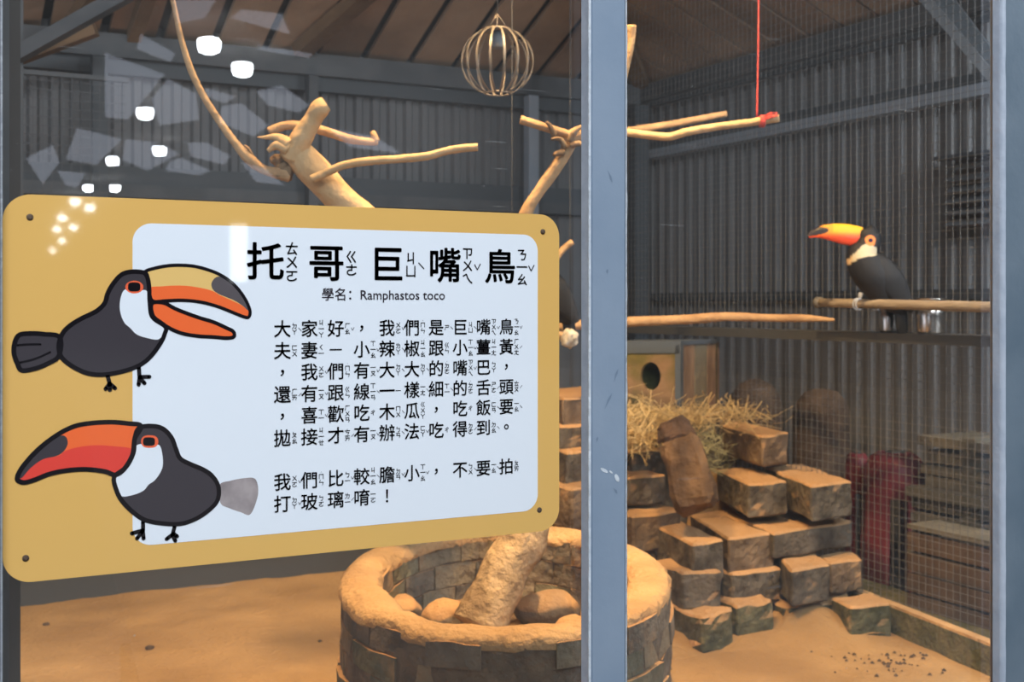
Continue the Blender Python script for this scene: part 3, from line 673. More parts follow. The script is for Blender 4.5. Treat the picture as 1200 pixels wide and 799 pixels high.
# straw
def straws(name, c_list, n, m, label, ln=(.06, .2), sd=1):
    rnd = random.Random(sd); mb = MB()
    for k_ in range(n):
        c_, sx, sz = rnd.choice(c_list); p = c_+RT*rnd.gauss(0, sx)+UP*abs(rnd.gauss(0, sz))*rnd.choice((1, 1, -.6))+FW*rnd.gauss(0, .05)
        d = Vector((rnd.gauss(0, 1), rnd.gauss(0, 1), rnd.gauss(-.05, .45))).normalized(); l_ = rnd.uniform(*ln)
        b_ = Vector((rnd.gauss(0, 1), rnd.gauss(0, 1), rnd.gauss(-.4, .6)))*l_*.18; w_ = rnd.uniform(.0010, .0024)
        mb.bar(p-d*l_/2, p+b_, w_, w_*.6); mb.bar(p+b_, p+d*l_/2-UP*l_*.1, w_, w_*.6)
    o = mb.build(name, m, None); return tag(o, label, 'straw', kind='stuff')
straws('straw_nest', [(P(752, 500, 3.80), .06, .022), (P(742, 490, 3.80), .04, .028), (P(772, 492, 3.85), .05, .018), (P(742, 512, 3.74), .045, .022)], 560, M['straw'], 'pale loose straw bedding spilling over the pile right of the post', sd=3)
straws('straw_nest', [(P(825, 484, 3.93), .06, .014), (P(862, 484, 3.98), .05, .010), (P(806, 487, 3.90), .04, .016)], 210, M['straw'], 'thinner tangle of straw on top of the pile behind the topmost block', sd=5)
straws('green_hay', [(P(830, 542, 3.80), .03, .018), (P(832, 525, 3.84), .028, .02), (P(826, 512, 3.86), .022, .022)], 130, M['straw_g'], 'greyish green hay tucked between the leaning log and the middle block', (.05, .12), sd=8)

# ================================================================== NEST BOX
c0_ = P(797, 403, 3.96); zb_ = P(797, 492, 3.96).z
dl = Vector((-math.cos(math.radians(20)), math.sin(math.radians(0))+.05, 0)); dl = (PZ(720, 403-1, c0_.z)-c0_); dl = (-RT*.93+FW*-.10).normalized(); dr = (RT*.62+FW*.78).normalized()
nb = empty('nest_box', (c0_.x, c0_.y, zb_), 'mouldy plywood nest box with a round entrance hole behind the straw', 'nest box')
Wf, Ws, Hb = .25, .24, c0_.z-zb_
def quadbox(name, o0, u, wu, v, wv, h0, h1, m, par):
    q = [o0, o0+u*wu, o0+u*wu+v*wv, o0+v*wv]
    V = [Vector((p.x, p.y, zb_+h0)) for p in q]+[Vector((p.x, p.y, zb_+h1)) for p in q]
    return MB().add(V, BOXF).build(name, m, par)
# front panel with a real hole
hc_ = P(763, 441, 3.94); hu = (hc_-c0_).dot(dl); hz = hc_.z-zb_
V = []; Fc = []; nseg = 32; rin = (.034, .046)
for t_ in (0, 1):
    off = dr*(.012*t_)
    for k_ in range(nseg):
        an = 2*math.pi*k_/nseg; V.append(Vector((*(c0_+dl*(hu+rin[0]*math.cos(an))+off).xy, zb_+hz+rin[1]*math.sin(an))))
    for k_ in range(nseg):
        an = 2*math.pi*k_/nseg; cx, cz = math.cos(an), math.sin(an)
        ru = (Wf-hu if cx > 0 else hu)/max(abs(cx), 1e-6); rz = ((Hb-hz) if cz > 0 else hz)/max(abs(cz), 1e-6); r_ = min(ru, rz)
        V.append(Vector((*(c0_+dl*(hu+r_*cx)+off).xy, zb_+hz+r_*cz)))
for k_ in range(nseg):
    k1 = (k_+1) % nseg
    Fc += [(k_, k1, nseg+k1, nseg+k_), (2*nseg+k_, 2*nseg+k1, 3*nseg+k1, 3*nseg+k_), (k_, k1, 2*nseg+k1, 2*nseg+k_)]
fromv('front_panel', V, Fc, M['box'], nb)
quadbox('back_panel', c0_+dr*Ws, dl, Wf, dr, .012, 0, Hb, M['mould'], nb)
quadbox('inner_lining', c0_+dl*.02+dr*.11, dl, Wf-.04, dr, .005, 0.01, Hb-.02, M['mould'], nb)
for k_ in range(3): quadbox('side_board', c0_+dr*(.014+k_*.085), dr, .080, dl, .014, 0, Hb-.006*(k_ % 2), M['box_side' if k_ != 1 else 'crate'], nb)
quadbox('roof_board', c0_-dr*.004-dl*.004, dl, Wf+.008, dr, Ws, Hb-.004, Hb+.010, M['trim_blue'], nb)
quadbox('corner_trim', c0_-dr*.006-dl*.004, dl, .018, dr, .020, 0, Hb, M['trim_blue'], nb)
quadbox('top_trim', c0_-dr*.006, dl, Wf, dr, .006, Hb-.030, Hb-.004, M['trim_blue'], nb)
# support below it
q0 = c0_-dl*.0
V = [c0_-dl*.02-dr*.02, c0_+dl*(Wf+.1)-dr*.02, c0_+dl*(Wf+.1)+dr*(Ws+.05), c0_-dl*.02+dr*(Ws+.05)]
V = [Vector((p.x, p.y, -.01)) for p in V]+[Vector((p.x, p.y, zb_-.001)) for p in V]
o = MB().add(V, BOXF).build('log_pedestal', M['block'], None); tag(o, 'dark squared base under the nest box behind the pile', 'block')

# ================================================================== BRICK RING
RC = Vector((0, 0, 0))+CAM+FW*2.505+RT*(-.013); RC.z = 0; RA, RB, RH, RT_ = .340, .425, .40, .080
ring = empty('brick_ring', (RC.x, RC.y, 0), 'round raised ring wall of sandy grey bricks around a tree trunk', 'brick ring')
def rp(an, inset, z, tilt=.02):
    e = RT*(RA-inset)*math.cos(an)+FW*(RB-inset)*math.sin(an)
    return Vector((RC.x+e.x, RC.y+e.y, z+tilt*(z/RH)*math.sin(an)))
courses = 8; ch_ = RH/courses
for c_ in range(courses):
    nb_ = 17; off = (c_ % 2)*.5+random.random()*.15
    edges = [2*math.pi*(k_+off+random.uniform(-.12, .12))/nb_ for k_ in range(nb_)]
    for k_ in range(nb_):
        a0 = edges[k_]+.010; a1 = (edges[(k_+1) % nb_]+(2*math.pi if k_ == nb_-1 else 0))-.010
        z0 = c_*ch_+.002; z1 = (c_+1)*ch_-.002; pr = random.uniform(-.006, .007)
        bm = bmesh.new(); ns = 4; G = []
        for i in range(ns+1):
            an = a0+(a1-a0)*i/ns
            G.append([bm.verts.new(rp(an, -pr, z0)), bm.verts.new(rp(an, -pr, z1)), bm.verts.new(rp(an, RT_+.003, z1)), bm.verts.new(rp(an, RT_+.003, z0))])
        for i in range(ns):
            for j in range(4): bm.faces.new((G[i][j], G[i][(j+1) % 4], G[i+1][(j+1) % 4], G[i+1][j]))
        bm.faces.new(G[0]); bm.faces.new(G[-1][::-1])
        rough(bm, .0055, 20, c_*7+k_)
        bm_obj('brick', bm, random.choice((M['brick'], M['brick'], M['brick_b'], M['brick_g'])) if c_ > 2 else random.choice((M['brick'], M['brick_g'])), ring)
V = []; Fc = []; ns = 72; prof = [(.002, 0), (.002, RH-.004), (RT_-.001, RH-.004), (RT_-.001, 0)]
for i in range(ns):
    for ins, z in prof: V.append(rp(2*math.pi*i/ns, ins, z))
for i in range(ns):
    for j in range(4): a_, b_ = i*4+j, i*4+(j+1) % 4; c_, d_ = ((i+1) % ns)*4+(j+1) % 4, ((i+1) % ns)*4+j; Fc.append((a_, b_, c_, d_))
fromv('mortar_core', V, Fc, M['mortar'], ring)
V = []; Fc = []; ns = 120; prof = [(0, -.012), (-.001, .004), (.008, .013), (.028, .018), (.055, .017), (.076, .010), (.088, -.002), (.085, -.014)]
for i in range(ns):
    an = 2*math.pi*i/ns
    for ins, z in prof:
        nz = noise.noise(Vector((math.cos(an)*3, math.sin(an)*3, ins*20)))
        n2 = noise.noise(Vector((math.cos(an)*11, math.sin(an)*11, ins*40)))
        V.append(rp(an, ins+(.010*nz+.006*n2)*(1 if ins > .05 or ins < .005 else .4), RH+z+.006*nz+.003*n2))
m_ = len(prof)
for i in range(ns):
    for j in range(m_-1): Fc.append((i*m_+j, i*m_+j+1, ((i+1) % ns)*m_+j+1, ((i+1) % ns)*m_+j))
fromv('sandy_coping', V, Fc, M['cap'], ring, True)
V = [Vector((RC.x, RC.y, .275))]; Fc = []                # earth inside
for r_ in range(1, 9):
    for i in range(48):
        p = rp(2*math.pi*i/48, 0, 0); p = Vector((RC.x, RC.y, 0))+(p-Vector((RC.x, RC.y, 0)))*(r_/8*.80); p.z = .275+.03*noise.noise(p*8); V.append(p)
for i in range(48): Fc.append((0, 1+i, 1+(i+1) % 48))
for r_ in range(7):
    for i in range(48): a_ = 1+r_*48; Fc.append((a_+i, a_+48+i, a_+48+(i+1) % 48, a_+(i+1) % 48))
fromv('earth_fill', V, Fc, M['mound'], ring, True)
def rock(px, py, z, r, label, sd, sq=(1, 1, .7), m='stone', name='rock', zfix=None):
    c_ = P(px, py, z); bm = bmesh.new(); bmesh.ops.create_icosphere(bm, subdivisions=3, radius=r)
    for v_ in bm.verts: v_.co = Vector((v_.co.x*sq[0], v_.co.y*sq[1], v_.co.z*sq[2]))
    rough(bm, r*.22, 1.2/r*.5, sd)
    for v_ in bm.verts: v_.co += c_
    if zfix is not None:
        mn = min(v_.co.z for v_ in bm.verts)
        for v_ in bm.verts: v_.co.z += zfix-mn
    o = bm_obj(name, bm, M[m], None, True); return tag(o, label, 'rock')
rock(522, 700, 2.55, .055, 'rounded rock lying inside the brick ring left of the trunk', 1, zfix=.265)
rock(468, 694, 2.62, .050, 'dark rock against the inner left wall of the brick ring', 5, zfix=.265)
rock(640, 698, 2.60, .060, 'broad greyish rock inside the brick ring right of the trunk', 2, (1.3, 1, .7), zfix=.265)
rock(672, 706, 2.48, .042, 'smaller rock inside the brick ring beside the window post', 3, zfix=.265)
# small droppings and stones on the sand
rnd = random.Random(4)
for k_, (px, py, r_, lb_) in enumerate(((498, 0, 0, 0),)): pass
def pebble(px, py, r_, lb_, sd):
    c_ = PZ(px, py, 0); bm = bmesh.new(); bmesh.ops.create_icosphere(bm, subdivisions=2, radius=r_)
    for v_ in bm.verts: v_.co.z *= .55
    rough(bm, r_*.3, .7/r_, sd)
    fzz = fz(c_.x, c_.y)
    for v_ in bm.verts: v_.co += Vector((c_.x, c_.y, fzz+r_*.35))
    tag(bm_obj('pebble', bm, M['brown'], None, True), lb_, 'pebble')
pebble(175, 760, .013, 'dark pebble on the sand below the lower edge of the sign', 1)
pebble(54, 731, .011, 'dark pebble on the sand at the far left under the sign corner', 2)
pebble(375, 749, .006, 'tiny pebble on the sand left of the brick ring', 3)
mb = MB()
for k_ in range(60):
    px = rnd.gauss(1035, 30); py = rnd.gauss(775, 8)
    if py < 762 or px > 1130: continue
    c_ = PZ(px, py, 0); c_.z = fz(c_.x, c_.y)+.002; r_ = rnd.uniform(.003, .008)
    mb.add([c_+Vector((r_*a_, r_*b_, d_*r_)) for a_, b_, d_ in ((1, 0, 0), (0, 1, 0), (-1, 0, 0), (0, -1, 0), (0, 0, .8))], [(0, 1, 4), (1, 2, 4), (2, 3, 4), (3, 0, 4)])
tag(mb.build('droppings', M['board_b'], None), 'scattered dark crumbs on the sand in front of the greenish block', 'crumbs', kind='stuff')

# ================================================================== CLIMBING TREE
tree = empty('climbing_tree', P(563, 716, 2.46), 'forked peeled tree rising from the brick ring behind the sign', 'tree')
r2 = lambda px_, z: px_*z/F
T0 = P(560, 735, 2.44)
tube('trunk', [(T0, .054), (P(574, 706, 2.46), .053), (P(593, 665, 2.50), .050), (P(613, 625, 2.54), .050), (P(605, 560, 2.58), .054), (P(575, 480, 2.62), .056), (P(548, 420, 2.66), .050)], M['bark_pale'], tree, 18, 9, .09, seed=2)
tube('thick_limb', [(P(560, 440, 2.66), .048), (P(500, 350, 2.62), .042), (P(440, 275, 2.55), .037), (P(405, 240, 2.50), .034), (P(375, 207, 2.47), .0335), (P(350, 182, 2.46), .032), (P(337, 172, 2.46), .027)], M['wood_pale'], tree, 16, 7, .07, seed=3)
tube('stub', [(P(342, 186, 2.45), .024), (P(352, 164, 2.44), .0215), (P(366, 141, 2.43), .018), (P(375, 127, 2.42), .020), (P(382, 121.5, 2.42), .0165)], M['wood_pale'], tree, 12, 6, .05, seed=5)
tube('splinter', [(P(338, 170, 2.43), .014), (P(325, 161, 2.43), .008), (P(308, 161, 2.43), .003), (P(301, 160.5, 2.43), .0008)], M['wood_pale'], tree, 8, 5, .1)
tube('splinter', [(P(338, 175, 2.43), .012), (P(325, 170, 2.43), .009), (P(314, 177, 2.43), .004)], M['wood_pale'], tree, 8, 5, .2)
tube('curved_branch', [(P(315, 154, 2.52), .0095), (P(335, 147, 2.52), .0095), (P(358, 148, 2.52), .0095), (P(385, 155, 2.52), .0095), (P(410, 163, 2.52), .009), (P(432, 166, 2.52), .008), (P(443, 166, 2.52), .007)], M['wood_tan'], tree, 10, 6, .05)
tube('hook', [(P(441, 166, 2.52), .008), (P(438, 158, 2.52), .007), (P(436, 154, 2.52), .005)], M['wood_tan'], tree, 8, 4, .05)
tube('long_branch', [(P(365, 210, 2.42), .0085), (P(385, 201, 2.42), .0085), (P(405, 193, 2.41), .008), (P(435, 188.5, 2.40), .008), (P(470, 186, 2.39), .0078), (P(500, 183, 2.38), .0078), (P(525, 176.5, 2.37), .0075), (P(545, 173.5, 2.36), .0075), (P(560, 172.5, 2.36), .0072)], M['wood_pale'], tree, 10, 6, .04)
tube('bent_branch', [(P(338, 205, 2.46), .016), (P(325, 203, 2.45), .012), (P(308, 198, 2.44), .010), (P(292, 186, 2.43), .0115), (P(276, 168, 2.42), .0085), (P(258, 143, 2.41), .0075), (P(240, 115, 2.40), .0072), (P(225, 85, 2.39), .0068), (P(214, 52, 2.38), .006), (P(207, 22, 2.37), .0052), (P(200, -12, 2.36), .005)], M['wood_tan'], tree, 10, 6, .05)
tube('twig', [(P(297, 184, 2.43), .003), (P(291, 173, 2.42), .002), (P(286, 170, 2.42), .001)], M['wood_tan'], tree, 6, 3)
tube('right_limb', [(P(585, 470, 2.62), .030), (P(590, 380, 2.62), .022), (P(603, 290, 2.62), .016), (P(618, 246, 2.62), .014), (P(636, 218, 2.62), .0138), (P(652, 196, 2.62), .0138), (P(664, 176, 2.62), .0145), (P(672, 160, 2.62), .017), (P(690, 150, 2.62), .014), (P(720, 120, 2.62), .010), (P(737, 62, 2.62), .009), (P(740, 30, 2.62), .012)], M['wood_tan'], tree, 12, 6, .10, seed=9)
tube('cut_branch', [(P(610, 140, 2.60), .0095), (P(635, 148, 2.60), .0095), (P(660, 156, 2.61), .0095), (P(685, 164, 2.62), .0085)], M['wood_tan'], tree, 10, 5, .04)
for q in (((650, 160), (645, 148), (640, 143)), ((662, 172), (656, 163), (646, 163)), ((660, 178), (652, 180), (649, 182)), ((668, 165), (673, 155), (682, 148)), ((670, 170), (678, 168), (686, 172))):
    tube('twig', [(P(q[0][0], q[0][1], 2.60), .008), (P(*q[1], 2.59), .006), (P(*q[2], 2.585), .0035)], M['bark'], tree, 8, 4, .15)
# brown knot on the left side of the limb
for (px, py, r_) in ((333, 200, .020), (325, 188, .012)):
    c_ = P(px, py, 2.46); bm = bmesh.new(); bmesh.ops.create_icosphere(bm, subdivisions=3, radius=r_); rough(bm, r_*.5, 60, px)
    for v_ in bm.verts: v_.co += c_
    bm_obj('knot', bm, M['bark'], tree, True)

# hanging perch branch with red rope
hb = empty('hanging_perch', P(820, 155, 2.9), 'pale bent branch hung level by a red rope in the right pane', 'perch')
tube('perch_branch', [(P(700, 154, 2.90), .010), (P(735, 155.5, 2.90), .0095), (P(762, 158.5, 2.89), .0095), (P(785, 160, 2.88), .0095), (P(805, 154.5, 2.87), .0095), (P(840, 148.5, 2.86), .009), (P(875, 144, 2.85), .0090), (P(895, 141, 2.845), .0092), (P(913, 138.5, 2.84), .0088)], M['wood_pale'], hb, 12, 6, .03)
pt = P(887, 140, 2.86); top = zr(pt.x, pt.y)
tube('red_rope', [(pt+UP*.005, .0022), (pt+UP*.3+RT*.004, .002), (Vector((pt.x+.006, pt.y, top-.002)), .002)], M['rope'], hb, 6, 8)
for dx_ in (0, .004, .008): 
    c_ = P(891, 142, 2.848)+RT*dx_; R_ = [(c_+UP*.0125*math.cos(t)+FW*.0125*math.sin(t), .0026) for t in [2*math.pi*k_/10 for k_ in range(11)]]
    tube('rope_wrap', R_, M['rope'], hb, 6, 2)
rnd = random.Random(11)
for k_ in range(9):
    a_ = P(893, 139+rnd.uniform(-2, 2), 2.84); tube('frayed_end', [(a_, .0022), (P(902, 135.5+rnd.uniform(-3, 3), 2.83), .0016), (P(912+rnd.uniform(-3, 1), 134+rnd.uniform(-3, 5), 2.83), .0008)], M['rope'], hb, 5, 3)
lt = P(702, 154, 2.90)
tube('rope_left', [(lt, .0022), (Vector((lt.x, lt.y, zr(lt.x, lt.y)-.002)), .002)], M['rope'], hb, 6, 4)
b2 = empty('back_perch', P(790, 148, 3.6), 'thin brown branch just behind the hung pale perch', 'perch')
tube('perch_branch', [(P(700, 158, 3.62), .012), (P(745, 152, 3.6), .0115), (P(800, 143, 3.58), .0105), (P(852, 133, 3.56), .0085)], M['wood_tan'], b2, 10, 5, .05)
lt = P(720, 155.5, 3.61); tube('hanging_wire', [(lt, .0015), (Vector((lt.x, lt.y, zr(lt.x, lt.y)-.002)), .0015)], M['darksteel'], b2, 6, 4)
b3 = empty('low_branch', P(850, 373, 3.9), 'long thin brown branch running level behind the post at eye height', 'perch')
tube('perch_branch', [(P(655, 382, 3.75), .016), (P(735, 377, 3.72), .0155), (P(800, 374.5, 3.68), .015), (P(850, 371, 3.64), .0145), (P(900, 372.5, 3.60), .012), (P(945, 373, 3.55), .011), (P(978, 375, 3.52), .005)], M['wood_tan'], b3, 10, 6, .06)
for px in (668, 958):
    lt = P(px, 374 if px > 700 else 381, 3.5 if px > 700 else 3.74)
    if px < 700: tube('hanging_wire', [(lt, .0012), (Vector((lt.x, lt.y, zr(lt.x, lt.y)-.002)), .0012)], M['darksteel'], b3, 5, 4)
tube('upright_stub', [(P(650, 306, 3.2), .008), (P(660, 292, 3.2), .009), (P(671, 283, 3.2), .009)], M['wood_tan'], b3, 8, 4, .05)

# ================================================================== BIRD PERCH, SHELF, CUPS
XP = 2.47
perch = empty('bird_perch', PX(1065, 358, XP), 'straight grey wooden rail the toucan stands on beside the mesh', 'perch')
pa, pb = PX(962, 354.5, XP), PX(1172, 360, XP)
pc = pb+(pb-pa).normalized()*.35
tube('rail', [(pa, .0130), ((pa+pb)/2, .0135), (pb, .0138), (pc, .0138)], M['wood_grey'], perch, 14, 4, .02)
pe = pa-(pb-pa).normalized()*.018
tube('end_tie', [(pe, .017), (pa, .017)], M['wire'], perch, 10, 2, .05)
for p_ in (pa, pa*.35+pb*.65, pc):
    tube('bracket', [(p_, .003), (Vector((XM, p_.y, p_.z)), .003)], M['wire'], perch, 6, 2)
XS = 2.62
zs1 = PX(1050, 390, XS-.05).z
shelf = empty('wall_shelf', (XS, 2, zs1), 'dark narrow ledge along the mesh behind the perch', 'shelf')
MB().box(XS-.10, XM-.002, .9, 2.92, zs1-.028, zs1).build('ledge_board', M['darksteel'], shelf)
def cup(px0, px1, pyt, label):
    c_ = PX((px0+px1)/2, 390, XS-.050); z = depth(c_); r_ = (px1-px0)/2*z/F; zt_ = P((px0+px1)/2, pyt, z).z
    e = empty('steel_cup', (c_.x, c_.y, zs1), label, 'cup', 'feeding cups on the ledge'); h = zt_-zs1
    lathe('cup_body', [(0, .001), (r_*.86, .001), (r_*.90, .006), (r_*.97, h*.5), (r_, h), (r_-.0015, h), (r_*.95, h*.5), (r_*.86, .010), (0, .010)], (c_.x, c_.y, zs1), M['steel'], e)
    lathe('cup_rim', [(r_, h-.002), (r_+.003, h-.001), (r_+.003, h+.001), (r_, h+.002), (r_-.002, h), (r_, h-.002)], (c_.x, c_.y, zs1), M['steel'], e)
cup(1030, 1053, 358, 'steel cup directly under the toucan, mostly behind the rail')
cup(1073, 1108, 350, 'larger steel cup right of the toucan tail on the ledge')

# ================================================================== TOUCANS
def inpoly(x, y, poly):
    c_ = False; j = len(poly)-1
    for i in range(len(poly)):
        xi, yi = poly[i]; xj, yj = poly[j]
        if (yi > y) != (yj > y) and x < (xj-xi)*(y-yi)/(yj-yi)+xi: c_ = not c_
        j = i
    return c_
def loft(name, rings, colf, m, parent, seg=40, n=10, tf=None):
    """rings: (px, py, half-height, half-depth) along a spine in the drawing frame; tf maps (px, py, d) to the place"""
    q = cr(rings, n); V = []; Cc = []; Fc = []
    for i, (x, y_, r_, dpt) in enumerate(q):
        xa, ya = q[max(i-1, 0)][:2]; xb, yb = q[min(i+1, len(q)-1)][:2]
        t = Vector((xb-xa, yb-ya)); t.normalize(); nx_, ny_ = -t.y, t.x
        for k_ in range(seg):
            an = 2*math.pi*k_/seg; u = r_*math.cos(an); dd = dpt*math.sin(an)
            X, Y = x+nx_*u, y_+ny_*u; V.append(tf(X, Y, dd)); Cc.append(colf(X, Y, dd))
    n_ = len(q)
    for i in range(n_-1):
        for k_ in range(seg): Fc.append((i*seg+k_, i*seg+(k_+1) % seg, (i+1)*seg+(k_+1) % seg, (i+1)*seg+k_))
    Fc.append(tuple(range(seg))); Fc.append(tuple((n_-1)*seg+k_ for k_ in reversed(range(seg))))
    me = bpy.data.meshes.new(name); me.from_pydata(V, [], Fc); me.update()
    ca = me.color_attributes.new('Col', 'FLOAT_COLOR', 'POINT')
    for i, c_ in enumerate(Cc): ca.data[i].color = (*c_, 1)
    bm = bmesh.new(); bm.from_mesh(me); bmesh.ops.recalc_face_normals(bm, faces=bm.faces); bm.to_mesh(me); bm.free()
    return link(name, me, m, parent, True)
BLK = (.008, .010, .014)
def toucan(tf, s, label, org, perch_dir):
    """tf: drawing pixels + depth (px) -> place; s: metres per drawing pixel"""
    e = empty('toucan', tf(1018, 356, 0), label, 'bird', 'toucans in the cage')
    throat = cr([(990.7,307.5),(996,299.5),(1004,291.5),(1010,286.5),(1018,288.5),(1023,290),(1024,293),(1022.5,299.7),(1011,301.6),(1000,305.3),(992.5,311)], 4, True)
    eye = ell(1016.8, 282.5, 6.2, 6.6)
    def bodycol(x, y, d):
        if inpoly(x, y, eye): return (.85, .27, .07)
        if inpoly(x, y, throat): return (.62, .58, .42) if x > 996 or y < 300 else (.70, .52, .30)
        if x > 1052 and y > 364: return (.6, .6, .55) if s < 0 else BLK
        return BLK
    b_ = loft('body', [(1017, 265, 3, 3), (1018, 268, 9, 7.5), (1018, 274, 13, 10.5), (1018.5, 281, 14, 12), (1015.5, 290, 15.5, 14), (1011.5, 300, 19.5, 16.5), (1018, 313, 23.5, 19), (1027, 326, 23, 19.5), (1037, 340, 20.5, 15.5), (1047, 352, 15.5, 11), (1055, 361, 9.5, 9), (1059, 367, 5, 5)], bodycol, M['plumage'], e, 72, 14, tf)
    def billcol(x, y, d):
        t_ = (1013-x)/66; top_ = 266; mid = 276+2*math.sin(t_*3)-2*t_
        if x > 1010.5: return BLK
        if inpoly(x, y, [(940, 262), (960, 265.5), (969, 267.5), (970.5, 270.5), (966, 273.5), (955, 276), (946, 277.5), (940, 277)]): return (.018, .015, .018)
        k_ = min(max((y-(272-1.5*t_))/7, 0), 1)
        if x < 975: k_ = max(k_, .25)
        yl, orr, rd = (.88, .52, .015), (.88, .22, .03), (.80, .085, .03)
        if k_ < .5: return tuple(a_+(b2_-a_)*k_*2 for a_, b2_ in zip(yl, orr))
        return tuple(a_+(b2_-a_)*(k_-.5)*2 for a_, b2_ in zip(orr, rd))
    st_ = [(1015, 267.5, 290), (1008, 266, 290.0), (1000, 263.8, 288.5), (990, 262.3, 286.6), (978, 261.8, 283.3), (966, 263.6, 280), (957, 266.8, 278.6), (951, 271, 279), (947.5, 275.5, 279.6)]
    loft('bill', [(x, (a_+c_)/2, (c_-a_)/2, (c_-a_)/2*.42) for x, a_, c_ in st_], billcol, M['bill'], e, 40, 10, tf)
    for sd_ in (1, -1):
        c_ = tf(1016.6, 282.3, sd_*11.9); bm = bmesh.new(); bmesh.ops.create_uvsphere(bm, u_segments=14, v_segments=10, radius=s*2.6)
        for v_ in bm.verts: v_.co += c_
        bm_obj('eye', bm, mat('eye_blue', (.025, .02, .09), .1) if 'eye_blue' not in bpy.data.materials else bpy.data.materials['eye_blue'], e, True)
        loft('wing', [(1018, 300, 3, 1), (1026, 310, 12, 3.5), (1036, 325, 15.5, 4), (1046, 340, 13.5, 3.5), (1056, 354, 8.5, 2.5), (1064, 365, 3, 1)], lambda x, y, d: (.008, .010, .014), M['plumage'], e, 16, 5, lambda x, y, d, sd_=sd_: tf(x+1.5, y, d+sd_*(15.5-abs(y-325)*.10)))
    loft('tail', [(1050, 354, 7, 5), (1055, 366, 7.5, 3), (1057, 380, 7, 2), (1057.5, 392, 6.2, 1.2)], lambda x, y, d: BLK, M['plumage'], e, 20, 6, tf)
    gm = bpy.data.materials.get('bird_foot') or mat('bird_foot', (.42, .45, .48), .6)
    for fx in (1006, 1027):                                  # feet gripping the rail
        c_ = tf(fx, 356.5, 0)
        leg = tube('leg', [(tf(fx+3, 343, 0), s*2.6), (tf(fx+1, 350.5, 0), s*1.9)], gm, e, 8, 2)
        for off in (-1.6, 1.6):
            R_ = []
            for k_ in range(7):
                an = math.radians(-10+k_*34); R_.append((c_+perch_dir*(off*s*1.3)+UP*math.cos(an)*.0155+Vector((-1, 0, 0))*math.sin(an)*.0155, s*(1.3-.1*k_)))
            tube('toe', R_, gm, e, 6, 2)
    return e
bz = depth(PX(1022, 356, XP)); s1 = bz/F
base = PX(1022, 356, XP)
tf1 = lambda x, y, d: P(x, y, bz)+(-FW)*(d*s1)
toucan(tf1, s1, 'toucan with big orange bill perched on the grey rail by the mesh', base, (pb-pa).normalized())
# second bird: behind the sign, its back and white rump showing in the gap before the post
z2 = 3.28; s2 = z2/F; shift = (-389, 12)
tf2 = lambda x, y, d: P(x+shift[0]+0, y+shift[1], z2)+(-FW)*(d*s2)
t_2 = toucan(tf2, s2, 'second toucan mostly hidden behind the sign, left of the post', None, RT)
bm = bmesh.new(); bmesh.ops.create_icosphere(bm, subdivisions=3, radius=1)
for v_ in bm.verts: v_.co = P(667, 396, z2-.04)+RT*v_.co.x*.023+UP*v_.co.z*.026+FW*v_.co.y*.02+noise.noise_vector(v_.co*2.2)*.009
bm_obj('white_rump', bm, mat('white_down', (.78, .75, .66), .9, (.62, .56, .42), 60, .6), t_2, True)
pc2 = empty('hidden_perch', P(650, 393, z2), 'short brown branch under the second toucan behind the sign', 'perch')
tube('perch_branch', [(P(590, 392, z2), .012), (P(640, 392.5, z2), .012), (P(664, 393, z2), .010)], M['wood_tan'], pc2, 8, 3)
tube('hanging_wire', [(P(600, 392, z2), .0012), (Vector((P(600, 392, z2).x, P(600, 392, z2).y, zr(P(600, 392, z2).x, P(600, 392, z2).y))), .0012)], M['darksteel'], pc2, 5, 3)

# ================================================================== WIRE BALL
bc = P(583, 72, 2.75); br_ = 43*2.75/F
ball = empty('wire_ball', bc, 'round cage of curved metal strips hanging under the ceiling', 'wire ball')
for k_ in range(16):
    an = math.pi*2*k_/16+.12; V = []; Fc = []
    dx = Vector((math.cos(an), math.sin(an), 0)); tx = Vector((-math.sin(an), math.cos(an), 0))*.0026
    for i in range(19):
        ph = math.radians(-70+140*i/18); p = bc+dx*br_*math.cos(ph)+UP*br_*.93*math.sin(ph)
        V += [p-tx, p+tx, p+tx-dx*.0012, p-tx-dx*.0012]
    for i in range(18):
        for j in range(4): Fc.append((i*4+j, i*4+(j+1) % 4, (i+1)*4+(j+1) % 4, (i+1)*4+j))
    fromv('strip', V, Fc, M['ballwire'], ball)
for ph in (70, -70):
    R_ = []; pr = math.radians(ph)
    for k_ in range(25):
        an = 2*math.pi*k_/24; R_.append((bc+Vector((math.cos(an), math.sin(an), 0))*br_*math.cos(pr)+UP*br_*.93*math.sin(pr), .002))
    tube('hoop', R_, M['ballwire'], ball, 6, 1)
lathe('lamp_socket', [(0, .0), (.014, .0), (.016, -.035), (.013, -.038), (0, -.038)], bc+UP*.068+Vector((0, 0, 0)), M['socket'], ball, 14)
lathe('socket_lid', [(0, .004), (.030, .002), (.032, -.002), (0, -.004)], bc+UP*.072, M['ballwire'], ball, 18)
tp = Vector((bc.x, bc.y, zr(bc.x, bc.y)-.005))
for k_ in range(3):
    an = 2.1*k_; tube('hanging_wire', [(bc+Vector((math.cos(an), math.sin(an), 0))*br_*.34+UP*br_*.875, .0010), (bc+UP*(br_+.025), .0010)], M['ballwire'], ball, 5, 2)
tube('hanging_wire', [(bc+UP*(br_+.025), .0012), (tp, .0012)], M['ballwire'], ball, 5, 3)

